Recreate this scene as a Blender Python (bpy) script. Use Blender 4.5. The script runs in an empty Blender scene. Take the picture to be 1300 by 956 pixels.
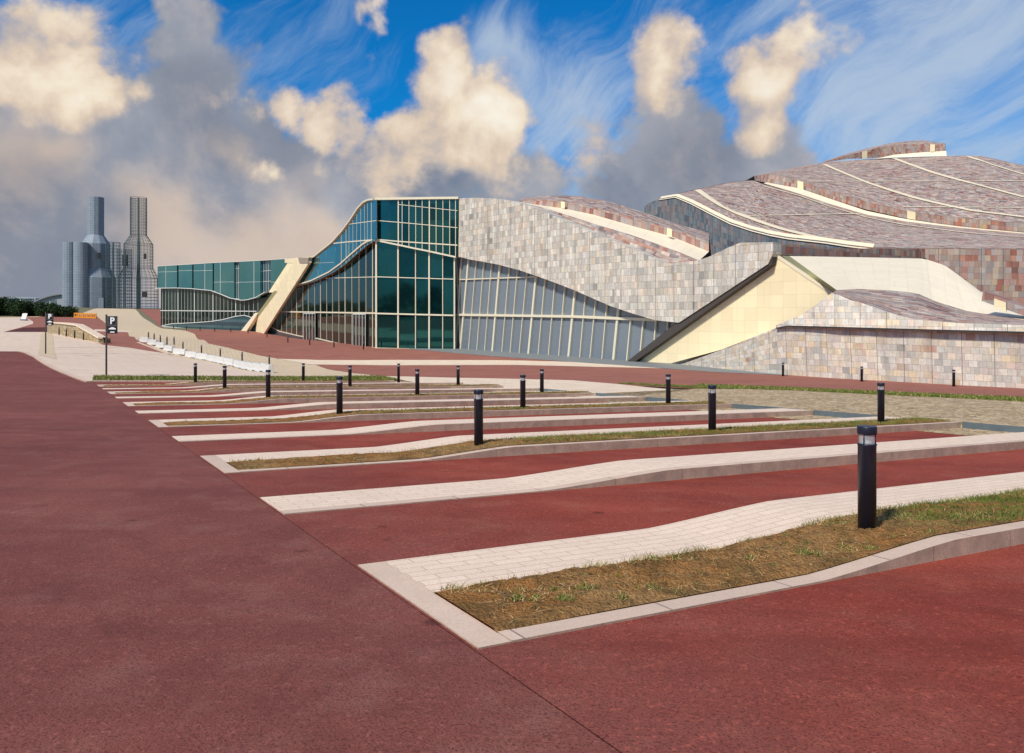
import bpy, bmesh, math, random
import numpy as np
from mathutils import Vector
from mathutils.bvhtree import BVHTree
random.seed(7); rng=np.random.default_rng(7)
SC=bpy.context.scene; COL=SC.collection
# ------------------------------------------------------------------ survey of the place
F=1002.2; HZ=396.7; EYE=1.6
BX,BY=-.5332,12.5945
AL=math.hypot(-3.5184,5.9572); AD=(-3.5184/AL,5.9572/AL)
LL=math.hypot(4.3402,2.418);   LD=(4.3402/LL,2.418/LL)
DET=LD[0]*AD[1]-LD[1]*AD[0]
def ST(s,t): return (BX+s*LD[0]+t*AD[0], BY+s*LD[1]+t*AD[1])
def toST(x,y):
    dx,dy=x-BX,y-BY
    return ((dx*AD[1]-dy*AD[0])/DET,(LD[0]*dy-LD[1]*dx)/DET)
def plane_z(x,y): return -2.1089-.13-.0103*(x-BX)-.0526*(y-BY)+EYE
def PT(px,py,d): return Vector(((px-650)/F*d,d,EYE-(py-HZ)/F*d))
ctrl=[]
for s in (-22,-13,-4,4,12,20):
    for t in (-18,-8,2,12,22,31):
        x,y=ST(s,t)
        if s>12 and t>15: continue
        ctrl.append((x,y,plane_z(x,y)))
for p in [(26,446,68),(135,476,45),(58,449,64.7),(90,424,104),(130,436,84),(0,425,105),(0,405,180),(0,402.5,215),(90,399,235),
          (160,392,285),(200,392.5,275),(172,401,235),(27,388,275),(205,414.6,175),(304,421,150),(337,423,148),(446,438,105),(478,442,97),(580,443.5,94),
          (675,451,82),(797,459,72),(865,463,67),(992,476,54.5),(1207,489,44.3),(1300,494,41),(343,470,66),(279,453.4,84),(188,431,122),(640,466,62)]:
    v=PT(*p); ctrl.append((v.x,v.y,v.z))
for p in [(0,-40,.9),(-90,-40,.6),(90,-40,.2),(-90,30,-1.1),(120,40,-2.6),(100,150,-2.8),(0,150,-2.8),(0,300,-2),(170,300,-2),(-250,100,-1),(-280,300,1.5),(-140,410,2.9),(0,400,1)]:
    ctrl.append(p)
C=np.array(ctrl)
def U_(r2): return np.where(r2>0,r2*np.log(r2+1e-12),0)
n=len(C); sc=50.
P=C[:,:2]/sc
K=U_(((P[:,None]-P[None])**2).sum(-1))+np.eye(n)*2e-4
M=np.zeros((n+3,n+3)); M[:n,:n]=K; M[:n,n]=1; M[:n,n+1:]=P; M[n,:n]=1; M[n+1:,:n]=P.T
W=np.linalg.solve(M,np.r_[C[:,2],0,0,0])
G=4.; GX0,GX1,GY0,GY1=-300,200,-60,420
NX=int((GX1-GX0)/G)+1; NY=int((GY1-GY0)/G)+1
gx_=GX0+np.arange(NX)*G; gy_=GY0+np.arange(NY)*G
GG=np.stack(np.meshgrid(gx_,gy_,indexing='ij'),-1).reshape(-1,2)/sc
HG=(U_(((GG[:,None]-P[None])**2).sum(-1))@W[:n]+W[n]+GG@W[n+1:]).reshape(NX,NY)
HG=np.clip(HG,-5.5,4.0)
def H(x,y):
    x=min(max(x,GX0),GX1-1e-6); y=min(max(y,GY0),GY1-1e-6)
    a=(x-GX0)/G; b=(y-GY0)/G; i=int(a); j=int(b); a-=i; b-=j
    i=min(i,NX-2); j=min(j,NY-2)
    h00,h10,h01,h11=HG[i,j],HG[i+1,j],HG[i,j+1],HG[i+1,j+1]
    if a>=b: return float(h00+a*(h10-h00)+b*(h11-h10))
    return float(h00+b*(h01-h00)+a*(h11-h01))
def G3(px,py,dmax=292):
    """the point of the terrain seen in the given direction"""
    u=(px-650)/F; w=-(py-HZ)/F
    d=3.; st=1.
    while d<dmax:
        if EYE+w*d<H(u*d,d):
            lo,hi=d-st,d
            for _ in range(20):
                m=(lo+hi)/2
                if EYE+w*m<H(u*m,m): hi=m
                else: lo=m
            return (u*hi,hi)
        d+=st
    return (u*dmax,dmax)
# ------------------------------------------------------------------ object helpers
def tag(o,label=None,cat=None,group=None,kind=None):
    if label: o['label']=label
    if cat: o['category']=cat
    if group: o['group']=group
    if kind: o['kind']=kind
    return o
def mk(name,bm,mats,parent=None,smooth=False):
    me=bpy.data.meshes.new(name); bm.to_mesh(me); bm.free()
    for m in (mats if isinstance(mats,(list,tuple)) else [mats]): me.materials.append(m)
    if smooth:
        for p in me.polygons: p.use_smooth=True
    o=bpy.data.objects.new(name,me); COL.objects.link(o)
    if parent: 
        o.parent=parent
        o.matrix_parent_inverse=parent.matrix_basis.inverted()
    return o
def empty(name,loc,label,cat,group=None,rz=0):
    o=bpy.data.objects.new(name,None); COL.objects.link(o); o.location=loc; o.rotation_euler=(0,0,rz)
    o.empty_display_size=.3
    return tag(o,label,cat,group)
def local(name,bm,mats,parent,smooth=False):   # mesh built in the thing's own space
    o=mk(name,bm,mats,None,smooth); o.parent=parent; return o
def kids(o): return [c for c in bpy.data.objects if c.parent==o]
def dup(root,loc,label,group=None,rz=None):
    r=root.copy(); COL.objects.link(r); r.location=loc
    if rz is not None: r.rotation_euler=(0,0,rz)
    r['label']=label
    if group: r['group']=group
    for ch in kids(root):
        c=ch.copy(); COL.objects.link(c); c.parent=r
        for g in kids(ch):
            d=g.copy(); COL.objects.link(d); d.parent=c
    return r
def NB(): 
    bm=bmesh.new(); bm.loops.layers.uv.new('UVMap'); return bm
def face(bm,pts,uvs=None,mi=0):
    vs=[bm.verts.new(p) for p in pts]
    f=bm.faces.new(vs); f.material_index=mi
    if uvs:
        l=bm.loops.layers.uv.active
        for lo,uv in zip(f.loops,uvs): lo[l].uv=uv
    return f
def box(bm,c,sx,sy,sz,rz=0,mi=0,bev=0):
    m=bmesh.ops.create_cube(bm,size=1)['verts']
    bmesh.ops.scale(bm,vec=(sx,sy,sz),verts=m)
    if bev:
        es=list({e for v in m for e in v.link_edges})
        r=bmesh.ops.bevel(bm,geom=es,offset=bev,segments=2,affect='EDGES')
        m=[v for v in {v for f in r['faces'] for v in f.verts}|{v for v in m if v.is_valid}]
    if rz: bmesh.ops.rotate(bm,cent=(0,0,0),matrix=__import__('mathutils').Matrix.Rotation(rz,3,'Z'),verts=m)
    bmesh.ops.translate(bm,vec=c,verts=m)
    for f in {f for v in m for f in v.link_faces}: f.material_index=mi
    return m
def lathe(bm,prof,n=24,cx=0,cy=0,mi=0,cap=True,a0=0):
    rings=[]
    for r,z in prof:
        rings.append([bm.verts.new((cx+r*math.cos(a0+2*math.pi*i/n),cy+r*math.sin(a0+2*math.pi*i/n),z)) for i in range(n)])
    l=bm.loops.layers.uv.active
    for k in range(len(rings)-1):
        for i in range(n):
            f=bm.faces.new((rings[k][i],rings[k][(i+1)%n],rings[k+1][(i+1)%n],rings[k+1][i])); f.material_index=mi
            if l:
                R=max(prof[k][0],prof[k+1][0]); w=2*math.pi*R/n
                for lo,uv in zip(f.loops,((i*w,prof[k][1]),((i+1)*w,prof[k][1]),((i+1)*w,prof[k+1][1]),(i*w,prof[k+1][1]))): lo[l].uv=uv
    if cap:
        bm.faces.new(rings[-1]).material_index=mi
        bm.faces.new(rings[0][::-1]).material_index=mi
# ------------------------------------------------------------------ materials
def mat(name):
    m=bpy.data.materials.new(name); m.use_nodes=True
    nt=m.node_tree; b=nt.nodes['Principled BSDF']; return m,nt,b
def N(nt,t,**k):
    n=nt.nodes.new(t)
    for a,v in k.items():
        if a=='op': n.operation=v
        else: setattr(n,a,v)
    return n
def ramp(nt,fac,stops,interp='LINEAR'):
    r=nt.nodes.new('ShaderNodeValToRGB'); r.color_ramp.interpolation=interp
    e=r.color_ramp.elements
    while len(e)<len(stops): e.new(.5)
    for i,(p,c) in enumerate(stops): e[i].position=p; e[i].color=(*c,1) if len(c)==3 else c
    nt.links.new(fac,r.inputs[0]); return r.outputs[0]
def noise(nt,vec,scale,detail=4,rough=.55,dist=0):
    n=nt.nodes.new('ShaderNodeTexNoise'); n.inputs['Scale'].default_value=scale; n.inputs['Detail'].default_value=detail
    n.inputs['Roughness'].default_value=rough; n.inputs['Distortion'].default_value=dist
    if vec is not None: nt.links.new(vec,n.inputs['Vector'])
    return n.outputs[0]
def mixc(nt,fac,a,b,blend='MIX'):
    m=nt.nodes.new('ShaderNodeMix'); m.data_type='RGBA'; m.blend_type=blend
    for s,v in ((m.inputs[0],fac),(m.inputs[6],a),(m.inputs[7],b)):
        if hasattr(v,'is_output') or isinstance(v,bpy.types.NodeSocket): nt.links.new(v,s)
        elif isinstance(v,(int,float)): s.default_value=v
        else: s.default_value=(*v,1)
    return m.outputs[2]
def math_(nt,op,a,b=None,c=None,clamp=False):
    m=nt.nodes.new('ShaderNodeMath'); m.operation=op; m.use_clamp=clamp
    for i,v in enumerate((a,b,c)):
        if v is None: continue
        if isinstance(v,(int,float)): m.inputs[i].default_value=v
        else: nt.links.new(v,m.inputs[i])
    return m.outputs[0]
def vmath(nt,op,a,b=None,out=0):
    m=nt.nodes.new('ShaderNodeVectorMath'); m.operation=op
    for i,v in enumerate((a,b)):
        if v is None: continue
        if isinstance(v,tuple): m.inputs[i].default_value=v
        elif isinstance(v,(int,float)): m.inputs['Scale'].default_value=v
        else: nt.links.new(v,m.inputs[i])
    return m.outputs[out]
def pos(nt): return N(nt,'ShaderNodeNewGeometry').outputs['Position']
def uvn(nt): return N(nt,'ShaderNodeUVMap',uv_map='UVMap').outputs[0]
def bump(nt,b,h,strength=.3,dist=.02):
    n=N(nt,'ShaderNodeBump'); n.inputs['Strength'].default_value=strength; n.inputs['Distance'].default_value=dist
    nt.links.new(h,n.inputs['Height']); nt.links.new(n.outputs[0],b.inputs['Normal'])
def flat(name,c,rough=.6,metal=0,var=.15,scale=3):
    m,nt,b=mat(name); p=pos(nt)
    f=noise(nt,p,scale,5)
    col=mixc(nt,f,tuple(v*(1-var) for v in c),tuple(min(1,v*(1+var)) for v in c))
    nt.links.new(col,b.inputs['Base Color']); b.inputs['Roughness'].default_value=rough; b.inputs['Metallic'].default_value=metal
    return m
def asphalt(name,c1,c2,worn=(.25,.13,.12),wf=.35,blend=None):
    m,nt,b=mat(name); p=pos(nt)
    if blend:   # fresh surface that wears into the older lane beside it
        su=N(nt,'ShaderNodeSeparateXYZ'); nt.links.new(uvn(nt),su.inputs[0])
        ff=math_(nt,'ADD',math_(nt,'DIVIDE',math_(nt,'ADD',su.outputs[0],3.98),2.6),math_(nt,'MULTIPLY',math_(nt,'SUBTRACT',noise(nt,p,1.2,6,.65),.5),1.3))
        ff=ramp(nt,ff,[(.0,(.12,)*3),(1.,(1,1,1))]); k1=c1; k2=c2
        c1n=mixc(nt,ff,blend[0],c1); c2n=mixc(nt,ff,blend[1],c2)
    else: c1n,c2n=c1,c2
    big=noise(nt,p,.35,6,.6,.4); mid=noise(nt,p,2.2,5,.6); fine=noise(nt,p,28,4,.75); grit=noise(nt,p,75,3,.7)
    col=mixc(nt,ramp(nt,big,[(.3,(0,0,0)),(.7,(1,1,1))]),c1n,c2n)
    col=mixc(nt,ramp(nt,mid,[(.5,(0,0,0)),(.8,(wf,)*3)]),col,worn)
    col=mixc(nt,ramp(nt,grit,[(.36,(.7,)*3),(.5,(0,0,0))]),col,tuple(v*.3 for v in c1))
    col=mixc(nt,ramp(nt,fine,[(.55,(0,0,0)),(.72,(.55,)*3)]),col,tuple(min(1,v*1.7+.03) for v in c2))
    blot=noise(nt,p,.55,8,.72,1.2)
    col=mixc(nt,ramp(nt,blot,[(.52,(0,0,0)),(.62,(.3,)*3),(.75,(.1,)*3)]),col,tuple(v*.5 for v in c1))
    sp=N(nt,'ShaderNodeTexVoronoi'); sp.inputs['Scale'].default_value=1.3; nt.links.new(vmath(nt,'ADD',p,vmath(nt,'SCALE',N2col(nt,p,9),.25)),sp.inputs['Vector'])
    col=mixc(nt,ramp(nt,sp.outputs[0],[(.03,(.7,)*3),(.09,(0,0,0))]),col,tuple(v*.4 for v in c1))
    # streaks left by sweeping and tyres, along the lane
    mp=N(nt,'ShaderNodeMapping'); mp.inputs['Rotation'].default_value=(0,0,-math.atan2(AD[1],AD[0])); mp.inputs['Scale'].default_value=(.12,1.1,1)
    nt.links.new(p,mp.inputs[0]); stn=noise(nt,mp.outputs[0],1.4,5,.6)
    col=mixc(nt,ramp(nt,stn,[(.45,(0,0,0)),(.75,(.4,)*3)]),col,tuple(v*.62 for v in c1))
    # a few hairline cracks and pale dust drifts
    v=N(nt,'ShaderNodeTexVoronoi',feature='DISTANCE_TO_EDGE'); v.inputs['Scale'].default_value=.11; 
    wv=mixc(nt,.06,p,N(nt,'ShaderNodeTexNoise').outputs[1])
    pv=vmath(nt,'ADD',p,vmath(nt,'SCALE',N2col(nt,p,1.3),.9)); nt.links.new(pv,v.inputs['Vector'])
    crack=ramp(nt,v.outputs[0],[(0,(.45,)*3),(.0009,(0,0,0))])
    nt.links.new(col,b.inputs['Base Color']); b.inputs['Roughness'].default_value=.92
    b.inputs['Specular IOR Level'].default_value=.25
    bump(nt,b,math_(nt,'ADD',grit,fine),.8,.01)
    return m
def N2col(nt,vec,scale):
    n=nt.nodes.new('ShaderNodeTexNoise'); n.inputs['Scale'].default_value=scale; n.inputs['Detail'].default_value=3
    nt.links.new(vec,n.inputs['Vector']); return n.outputs[1]
def brick(name,c1,c2,mortar,bw=.3,rh=.1,ms=.006,vec='uv',dirt=(.3,.22,.15),rough=.85,df=.45,rot=0):
    m,nt,b=mat(name); p=uvn(nt) if vec=='uv' else pos(nt)
    if rot:
        mp=N(nt,'ShaderNodeMapping'); mp.inputs['Rotation'].default_value=(0,0,rot); nt.links.new(p,mp.inputs[0]); pb=mp.outputs[0]
    else: pb=p
    t=N(nt,'ShaderNodeTexBrick'); t.inputs['Scale'].default_value=1; t.inputs['Brick Width'].default_value=bw; t.inputs['Row Height'].default_value=rh
    t.inputs['Mortar Size'].default_value=ms; t.inputs['Mortar Smooth'].default_value=.3; t.inputs['Color1'].default_value=(*c1,1); t.inputs['Color2'].default_value=(*c2,1); t.inputs['Mortar'].default_value=(*mortar,1)
    nt.links.new(pb,t.inputs['Vector'])
    ps=pos(nt)
    big=noise(nt,ps,.9,6,.65); fine=noise(nt,ps,30,4,.7)
    col=mixc(nt,ramp(nt,big,[(.48,(0,0,0)),(.8,(df,)*3)]),t.outputs[0],dirt)
    col=mixc(nt,ramp(nt,fine,[(.35,(.35,)*3),(.6,(0,0,0))]),col,tuple(v*.7 for v in c1))
    nt.links.new(col,b.inputs['Base Color']); b.inputs['Roughness'].default_value=rough
    bump(nt,b,math_(nt,'ADD',math_(nt,'MULTIPLY',t.outputs[1],-1),math_(nt,'MULTIPLY',fine,.3)),.4,.004)
    return m
def stone(name,stops,tw=.5,th=.62,pw=2.05,ph=0,joint=.02,rough=.6,dirt=.25,grey=None,bandy=0):
    """cladding of rectangular slabs, each with a colour of its own; stops = ramp of the slab colours"""
    m,nt,b=mat(name); uv=uvn(nt)
    sx=N(nt,'ShaderNodeSeparateXYZ'); nt.links.new(uv,sx.inputs[0]); u,v=sx.outputs[0],sx.outputs[1]
    def cells(w,h,seed):
        row=math_(nt,'FLOOR',math_(nt,'DIVIDE',v,h))
        wn=N(nt,'ShaderNodeTexWhiteNoise',noise_dimensions='1D'); nt.links.new(math_(nt,'ADD',row,seed),wn.inputs['W'])
        uu=math_(nt,'ADD',math_(nt,'DIVIDE',u,w),math_(nt,'MULTIPLY',wn.outputs[0],1.))
        c=math_(nt,'FLOOR',uu); fu=math_(nt,'FRACT',uu); fv=math_(nt,'FRACT',math_(nt,'DIVIDE',v,h))
        cb=N(nt,'ShaderNodeCombineXYZ'); nt.links.new(c,cb.inputs[0]); nt.links.new(row,cb.inputs[1]); cb.inputs[2].default_value=seed
        w2=N(nt,'ShaderNodeTexWhiteNoise',noise_dimensions='3D'); nt.links.new(cb.outputs[0],w2.inputs['Vector'])
        ed=math_(nt,'MINIMUM',math_(nt,'MULTIPLY',math_(nt,'MINIMUM',fu,math_(nt,'SUBTRACT',1,fu)),w),math_(nt,'MULTIPLY',math_(nt,'MINIMUM',fv,math_(nt,'SUBTRACT',1,fv)),h))
        return w2,ed
    a,ea=cells(tw,th,3.3); a2,eb=cells(tw*2,th*2,9.1)
    # neighbouring slabs drift together: low frequency field added to the per-slab value
    drift=noise(nt,uv,.16,3)
    val=math_(nt,'ADD',math_(nt,'MULTIPLY',a.outputs[0],.62),math_(nt,'ADD',math_(nt,'MULTIPLY',a2.outputs[0],.2),math_(nt,'MULTIPLY',math_(nt,'SUBTRACT',drift,.5),.75)))
    val=math_(nt,'ADD',val,.09)
    col=ramp(nt,val,stops)
    veins=noise(nt,uv,5,6,.7,.8)
    col=mixc(nt,ramp(nt,veins,[(.3,(.3,)*3),(.6,(0,0,0))]),col,(.12,.1,.09))
    gr=noise(nt,uv,1.4,5,.7,1.5)
    col=mixc(nt,ramp(nt,gr,[(.55,(0,0,0)),(.85,(dirt,)*3)]),col,(.6,.5,.38))
    mps=N(nt,'ShaderNodeMapping'); mps.inputs['Scale'].default_value=(1.3,.12,1); nt.links.new(uv,mps.inputs[0])
    col=mixc(nt,ramp(nt,noise(nt,mps.outputs[0],1.2,6,.65),[(.5,(0,0,0)),(.75,(.42,)*3)]),col,(.16,.13,.1))
    hs=N(nt,'ShaderNodeHueSaturation'); nt.links.new(col,hs.inputs['Color'])
    sc_=N(nt,'ShaderNodeSeparateColor'); nt.links.new(a.outputs[1],sc_.inputs[0])
    nt.links.new(math_(nt,'ADD',.82,math_(nt,'MULTIPLY',sc_.outputs[1],.36)),hs.inputs['Value'])
    nt.links.new(math_(nt,'ADD',.75,math_(nt,'MULTIPLY',sc_.outputs[2],.5)),hs.inputs['Saturation'])
    col=hs.outputs[0]
    j=math_(nt,'LESS_THAN',ea,joint*.5)
    col=mixc(nt,math_(nt,'MULTIPLY',j,.5),col,(.1,.09,.08))
    if pw:
        pu=math_(nt,'FRACT',math_(nt,'DIVIDE',u,pw)); pj=math_(nt,'LESS_THAN',pu,joint*1.6/pw)
        col=mixc(nt,math_(nt,'MULTIPLY',pj,.8),col,(.05,.045,.04))
    if ph:
        pu=math_(nt,'FRACT',math_(nt,'DIVIDE',v,ph)); pj=math_(nt,'LESS_THAN',pu,joint*1.6/ph)
        col=mixc(nt,math_(nt,'MULTIPLY',pj,.8),col,(.05,.045,.04))
    nt.links.new(col,b.inputs['Base Color']); b.inputs['Roughness'].default_value=rough
    bump(nt,b,math_(nt,'ADD',sc_.outputs[0],math_(nt,'MULTIPLY',veins,.4)),.5,.03)
    return m
def panel(name,c,pw=1.,ph=.5,j=.012,var=.08,rough=.5,jc=.55):
    m,nt,b=mat(name); uv=uvn(nt)
    sx=N(nt,'ShaderNodeSeparateXYZ'); nt.links.new(uv,sx.inputs[0])
    ms=[]
    for o,w in ((0,pw),(1,ph)):
        fr=math_(nt,'FRACT',math_(nt,'DIVIDE',sx.outputs[o],w)); ms.append(math_(nt,'LESS_THAN',fr,j/w))
    jj=math_(nt,'MAXIMUM',*ms)
    cb=N(nt,'ShaderNodeCombineXYZ'); nt.links.new(math_(nt,'FLOOR',math_(nt,'DIVIDE',sx.outputs[0],pw)),cb.inputs[0]); nt.links.new(math_(nt,'FLOOR',math_(nt,'DIVIDE',sx.outputs[1],ph)),cb.inputs[1])
    w=N(nt,'ShaderNodeTexWhiteNoise',noise_dimensions='3D'); nt.links.new(cb.outputs[0],w.inputs['Vector'])
    n_=noise(nt,uv,.6,6,.65)
    f=math_(nt,'ADD',math_(nt,'MULTIPLY',w.outputs[0],.5),math_(nt,'MULTIPLY',n_,.5))
    col=mixc(nt,f,tuple(v*(1-var) for v in c),tuple(min(1,v*(1+var)) for v in c))
    # faint run-off stains
    mp=N(nt,'ShaderNodeMapping'); mp.inputs['Scale'].default_value=(2.5,.15,1); nt.links.new(uv,mp.inputs[0])
    col=mixc(nt,ramp(nt,noise(nt,mp.outputs[0],1,5),[(.55,(0,0,0)),(.8,(.25,)*3)]),col,tuple(v*.6 for v in c))
    col=mixc(nt,math_(nt,'MULTIPLY',jj,jc),col,tuple(v*.3 for v in c))
    nt.links.new(col,b.inputs['Base Color']); b.inputs['Roughness'].default_value=rough
    return m
def glassm(name,c,dark,metal=.75,rough=.04,scale=.12):
    m,nt,b=mat(name); p=pos(nt)
    f=noise(nt,p,scale,4,.6); 
    wn=N(nt,'ShaderNodeNewGeometry').outputs['Random Per Island']
    g=math_(nt,'ADD',math_(nt,'MULTIPLY',f,.6),math_(nt,'MULTIPLY',wn,.4))
    col=mixc(nt,ramp(nt,g,[(.3,(0,0,0)),(.7,(1,1,1))]),dark,c)
    nt.links.new(col,b.inputs['Base Color']); b.inputs['Roughness'].default_value=rough; b.inputs['Metallic'].default_value=metal
    return m
M={}
M['road']=asphalt('worn_red_asphalt',(.18,.05,.041),(.26,.083,.067),(.34,.17,.135),.5)
M['bay']=asphalt('red_asphalt',(.225,.034,.022),(.38,.078,.048),(.4,.17,.11),.35,((.18,.05,.041),(.26,.083,.067)))
M['plaza']=asphalt('plaza_red_asphalt',(.31,.115,.085),(.38,.15,.11),(.42,.25,.18),.35)
M['sunk']=asphalt('dark_red_asphalt',(.09,.025,.022),(.11,.03,.028))
M['pale']=brick('pale_granite_setts',(.86,.68,.54),(.79,.62,.49),(.55,.4,.29),.34,.115,.006,df=.3,dirt=(.55,.42,.33))
M['pave']=brick('pink_plaza_paving',(.76,.6,.48),(.68,.53,.42),(.5,.38,.29),1.2,.6,.02,'pos',(.56,.44,.32),rot=.25,df=.5)
M['tan']=brick('tan_cobbles',(.74,.59,.4),(.64,.5,.34),(.4,.3,.2),.6,.3,.04,'pos',(.68,.55,.38),rot=.4)
M['cob']=brick('yellow_cobbles',(.58,.43,.21),(.4,.29,.14),(.16,.11,.055),.3,.14,.03,'pos',(.66,.52,.3),rot=.5,df=.6)
def cobm():
    m,nt,b=mat('rough_tan_cobbles'); p=pos(nt)
    q=vmath(nt,'ADD',p,vmath(nt,'SCALE',N2col(nt,p,2.5),.25))
    v=N(nt,'ShaderNodeTexVoronoi'); v.inputs['Scale'].default_value=5.5; nt.links.new(q,v.inputs['Vector'])
    e=N(nt,'ShaderNodeTexVoronoi',feature='DISTANCE_TO_EDGE'); e.inputs['Scale'].default_value=5.5; nt.links.new(q,e.inputs['Vector'])
    sc_=N(nt,'ShaderNodeSeparateColor'); nt.links.new(v.outputs[1],sc_.inputs[0])
    col=ramp(nt,sc_.outputs[0],[(0,(.3,.2,.1)),(.35,(.52,.37,.2)),(.7,(.68,.52,.31)),(1,(.45,.36,.26))])
    col=mixc(nt,ramp(nt,e.outputs[0],[(.03,(.85,)*3),(.1,(0,0,0))]),col,(.13,.09,.05))
    col=mixc(nt,ramp(nt,noise(nt,p,.7,7,.7),[(.45,(0,0,0)),(.65,(.5,)*3)]),col,(.3,.22,.12))
    nt.links.new(col,b.inputs['Base Color']); b.inputs['Roughness'].default_value=.9; bump(nt,b,e.outputs[0],.6,.03); return m
M['cob']=cobm()
M['band']=brick('cream_band_paving',(.84,.68,.52),(.76,.61,.46),(.5,.4,.3),.8,.4,.01,'pos')
M['grey']=flat('grey_granite',(.2,.215,.22),.6,0,.2,2)
M['kerb']=brick('kerb_granite',(.7,.53,.42),(.6,.45,.36),(.22,.15,.12),1.05,5,.008,'uv',(.25,.17,.12),df=.4)
def sideshade(m,c,amt=.75):  # side faces painted darker as shading, by normal; the speckle is granite grain
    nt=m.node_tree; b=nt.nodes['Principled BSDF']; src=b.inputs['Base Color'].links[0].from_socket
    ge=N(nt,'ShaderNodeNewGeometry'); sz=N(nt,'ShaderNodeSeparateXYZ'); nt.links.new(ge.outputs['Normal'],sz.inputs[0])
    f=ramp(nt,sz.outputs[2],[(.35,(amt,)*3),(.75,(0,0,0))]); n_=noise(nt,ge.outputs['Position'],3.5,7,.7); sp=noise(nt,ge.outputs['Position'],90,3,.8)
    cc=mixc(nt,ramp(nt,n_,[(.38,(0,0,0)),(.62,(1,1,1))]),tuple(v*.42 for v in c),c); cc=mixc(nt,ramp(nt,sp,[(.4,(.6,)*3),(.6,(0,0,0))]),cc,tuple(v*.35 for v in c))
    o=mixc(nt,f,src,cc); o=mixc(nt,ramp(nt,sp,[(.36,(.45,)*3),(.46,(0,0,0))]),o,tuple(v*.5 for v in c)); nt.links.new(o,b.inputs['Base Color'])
sideshade(M['kerb'],(.6,.41,.3),.7); sideshade(M['pale'],(.6,.41,.3),.6)
M['steel']=flat('weathered_steel',(.13,.17,.19),.55,.3,.25,4)
M['line']=flat('cream_stone_trim',(.8,.69,.5),.6,0,.06,1)
M['cream']=panel('cream_panel',(.86,.73,.47),1.15,.98,var=.12)
M['roofcream']=panel('pale_roof_panel',(.9,.79,.59),2.4,1.05,.02,.06)
M['olive']=flat('olive_gutter',(.3,.28,.13),.6)
M['frame']=flat('cream_frame',(.72,.66,.5),.45,0,.05)
M['frame2']=flat('white_frame',(.68,.7,.66),.4,0,.05)
M['teal']=glassm('teal_glass',(.14,.36,.38),(.07,.24,.26),.85)
M['tealdk']=glassm('deep_teal_glass',(.028,.13,.125),(.008,.055,.058),.85)
M['dark']=glassm('dark_green_glass',(.035,.06,.045),(.008,.02,.017),.55)
M['blue']=glassm('blue_grey_glass',(.1,.2,.25),(.05,.12,.15),.7)
M['black']=flat('plain_black',(.02,.02,.02),.8)
ST1=[(.03,(.2,.2,.2)),(.13,(.38,.37,.34)),(.26,(.53,.5,.44)),(.45,(.62,.58,.5)),(.58,(.7,.66,.58)),(.7,(.62,.52,.43)),(.82,(.72,.64,.53)),(.97,(.5,.5,.5))]
M['stone']=stone('pale_quartzite_slabs',ST1,.48,.62,2.1,0,.03)
ST2=[(.06,(.4,.38,.35)),(.25,(.58,.55,.49)),(.42,(.7,.64,.55)),(.56,(.68,.56,.48)),(.68,(.72,.64,.5)),(.82,(.66,.52,.36)),(.92,(.5,.3,.26)),(.99,(.58,.56,.55))]
M['wall']=stone('warm_quartzite_slabs',ST2,.48,.4,1.72,0,.02)
ST3=[(.05,(.09,.06,.055)),(.17,(.3,.12,.09)),(.28,(.5,.42,.38)),(.4,(.2,.15,.15)),(.5,(.6,.5,.43)),(.61,(.38,.17,.13)),(.74,(.62,.54,.47)),(.86,(.3,.24,.23)),(.97,(.68,.56,.42))]
M['roof']=stone('red_grey_roof_slabs',[(a,(c[0]*.98,c[1]*.97,c[2]*.93)) for a,c in ST3],1.05,.55,0,0,.03,.65,.2)
ST4=[(.1,(.2,.1,.08)),(.3,(.4,.18,.14)),(.5,(.45,.3,.24)),(.7,(.34,.3,.29)),(.9,(.5,.36,.22))]
M['rust']=stone('rusty_quartzite_slabs',ST4,.55,.6,1.9,0,.03)
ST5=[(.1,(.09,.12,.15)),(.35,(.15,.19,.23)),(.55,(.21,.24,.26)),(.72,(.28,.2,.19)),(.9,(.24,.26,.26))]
M['bluegrey']=stone('blue_grey_quartzite_slabs',ST5,.6,.8,2.,0,.04)
M['navy']=flat('navy_powder_coat',(.012,.014,.03),.38,.1,.1)
M['white']=flat('white_plastic',(.66,.65,.63),.45,0,.06)
M['orange']=flat('orange_plastic',(.8,.33,.02),.5,0,.1)
M['signblack']=flat('black_sign_panel',(.012,.012,.014),.4)
M['signwhite']=flat('white_sign_paint',(.85,.85,.85),.5)
M['pole']=flat('dark_brown_pole',(.03,.02,.022),.5,.2)
M['soffit']=flat('dark_soffit_stone',(.06,.05,.045),.7)
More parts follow.
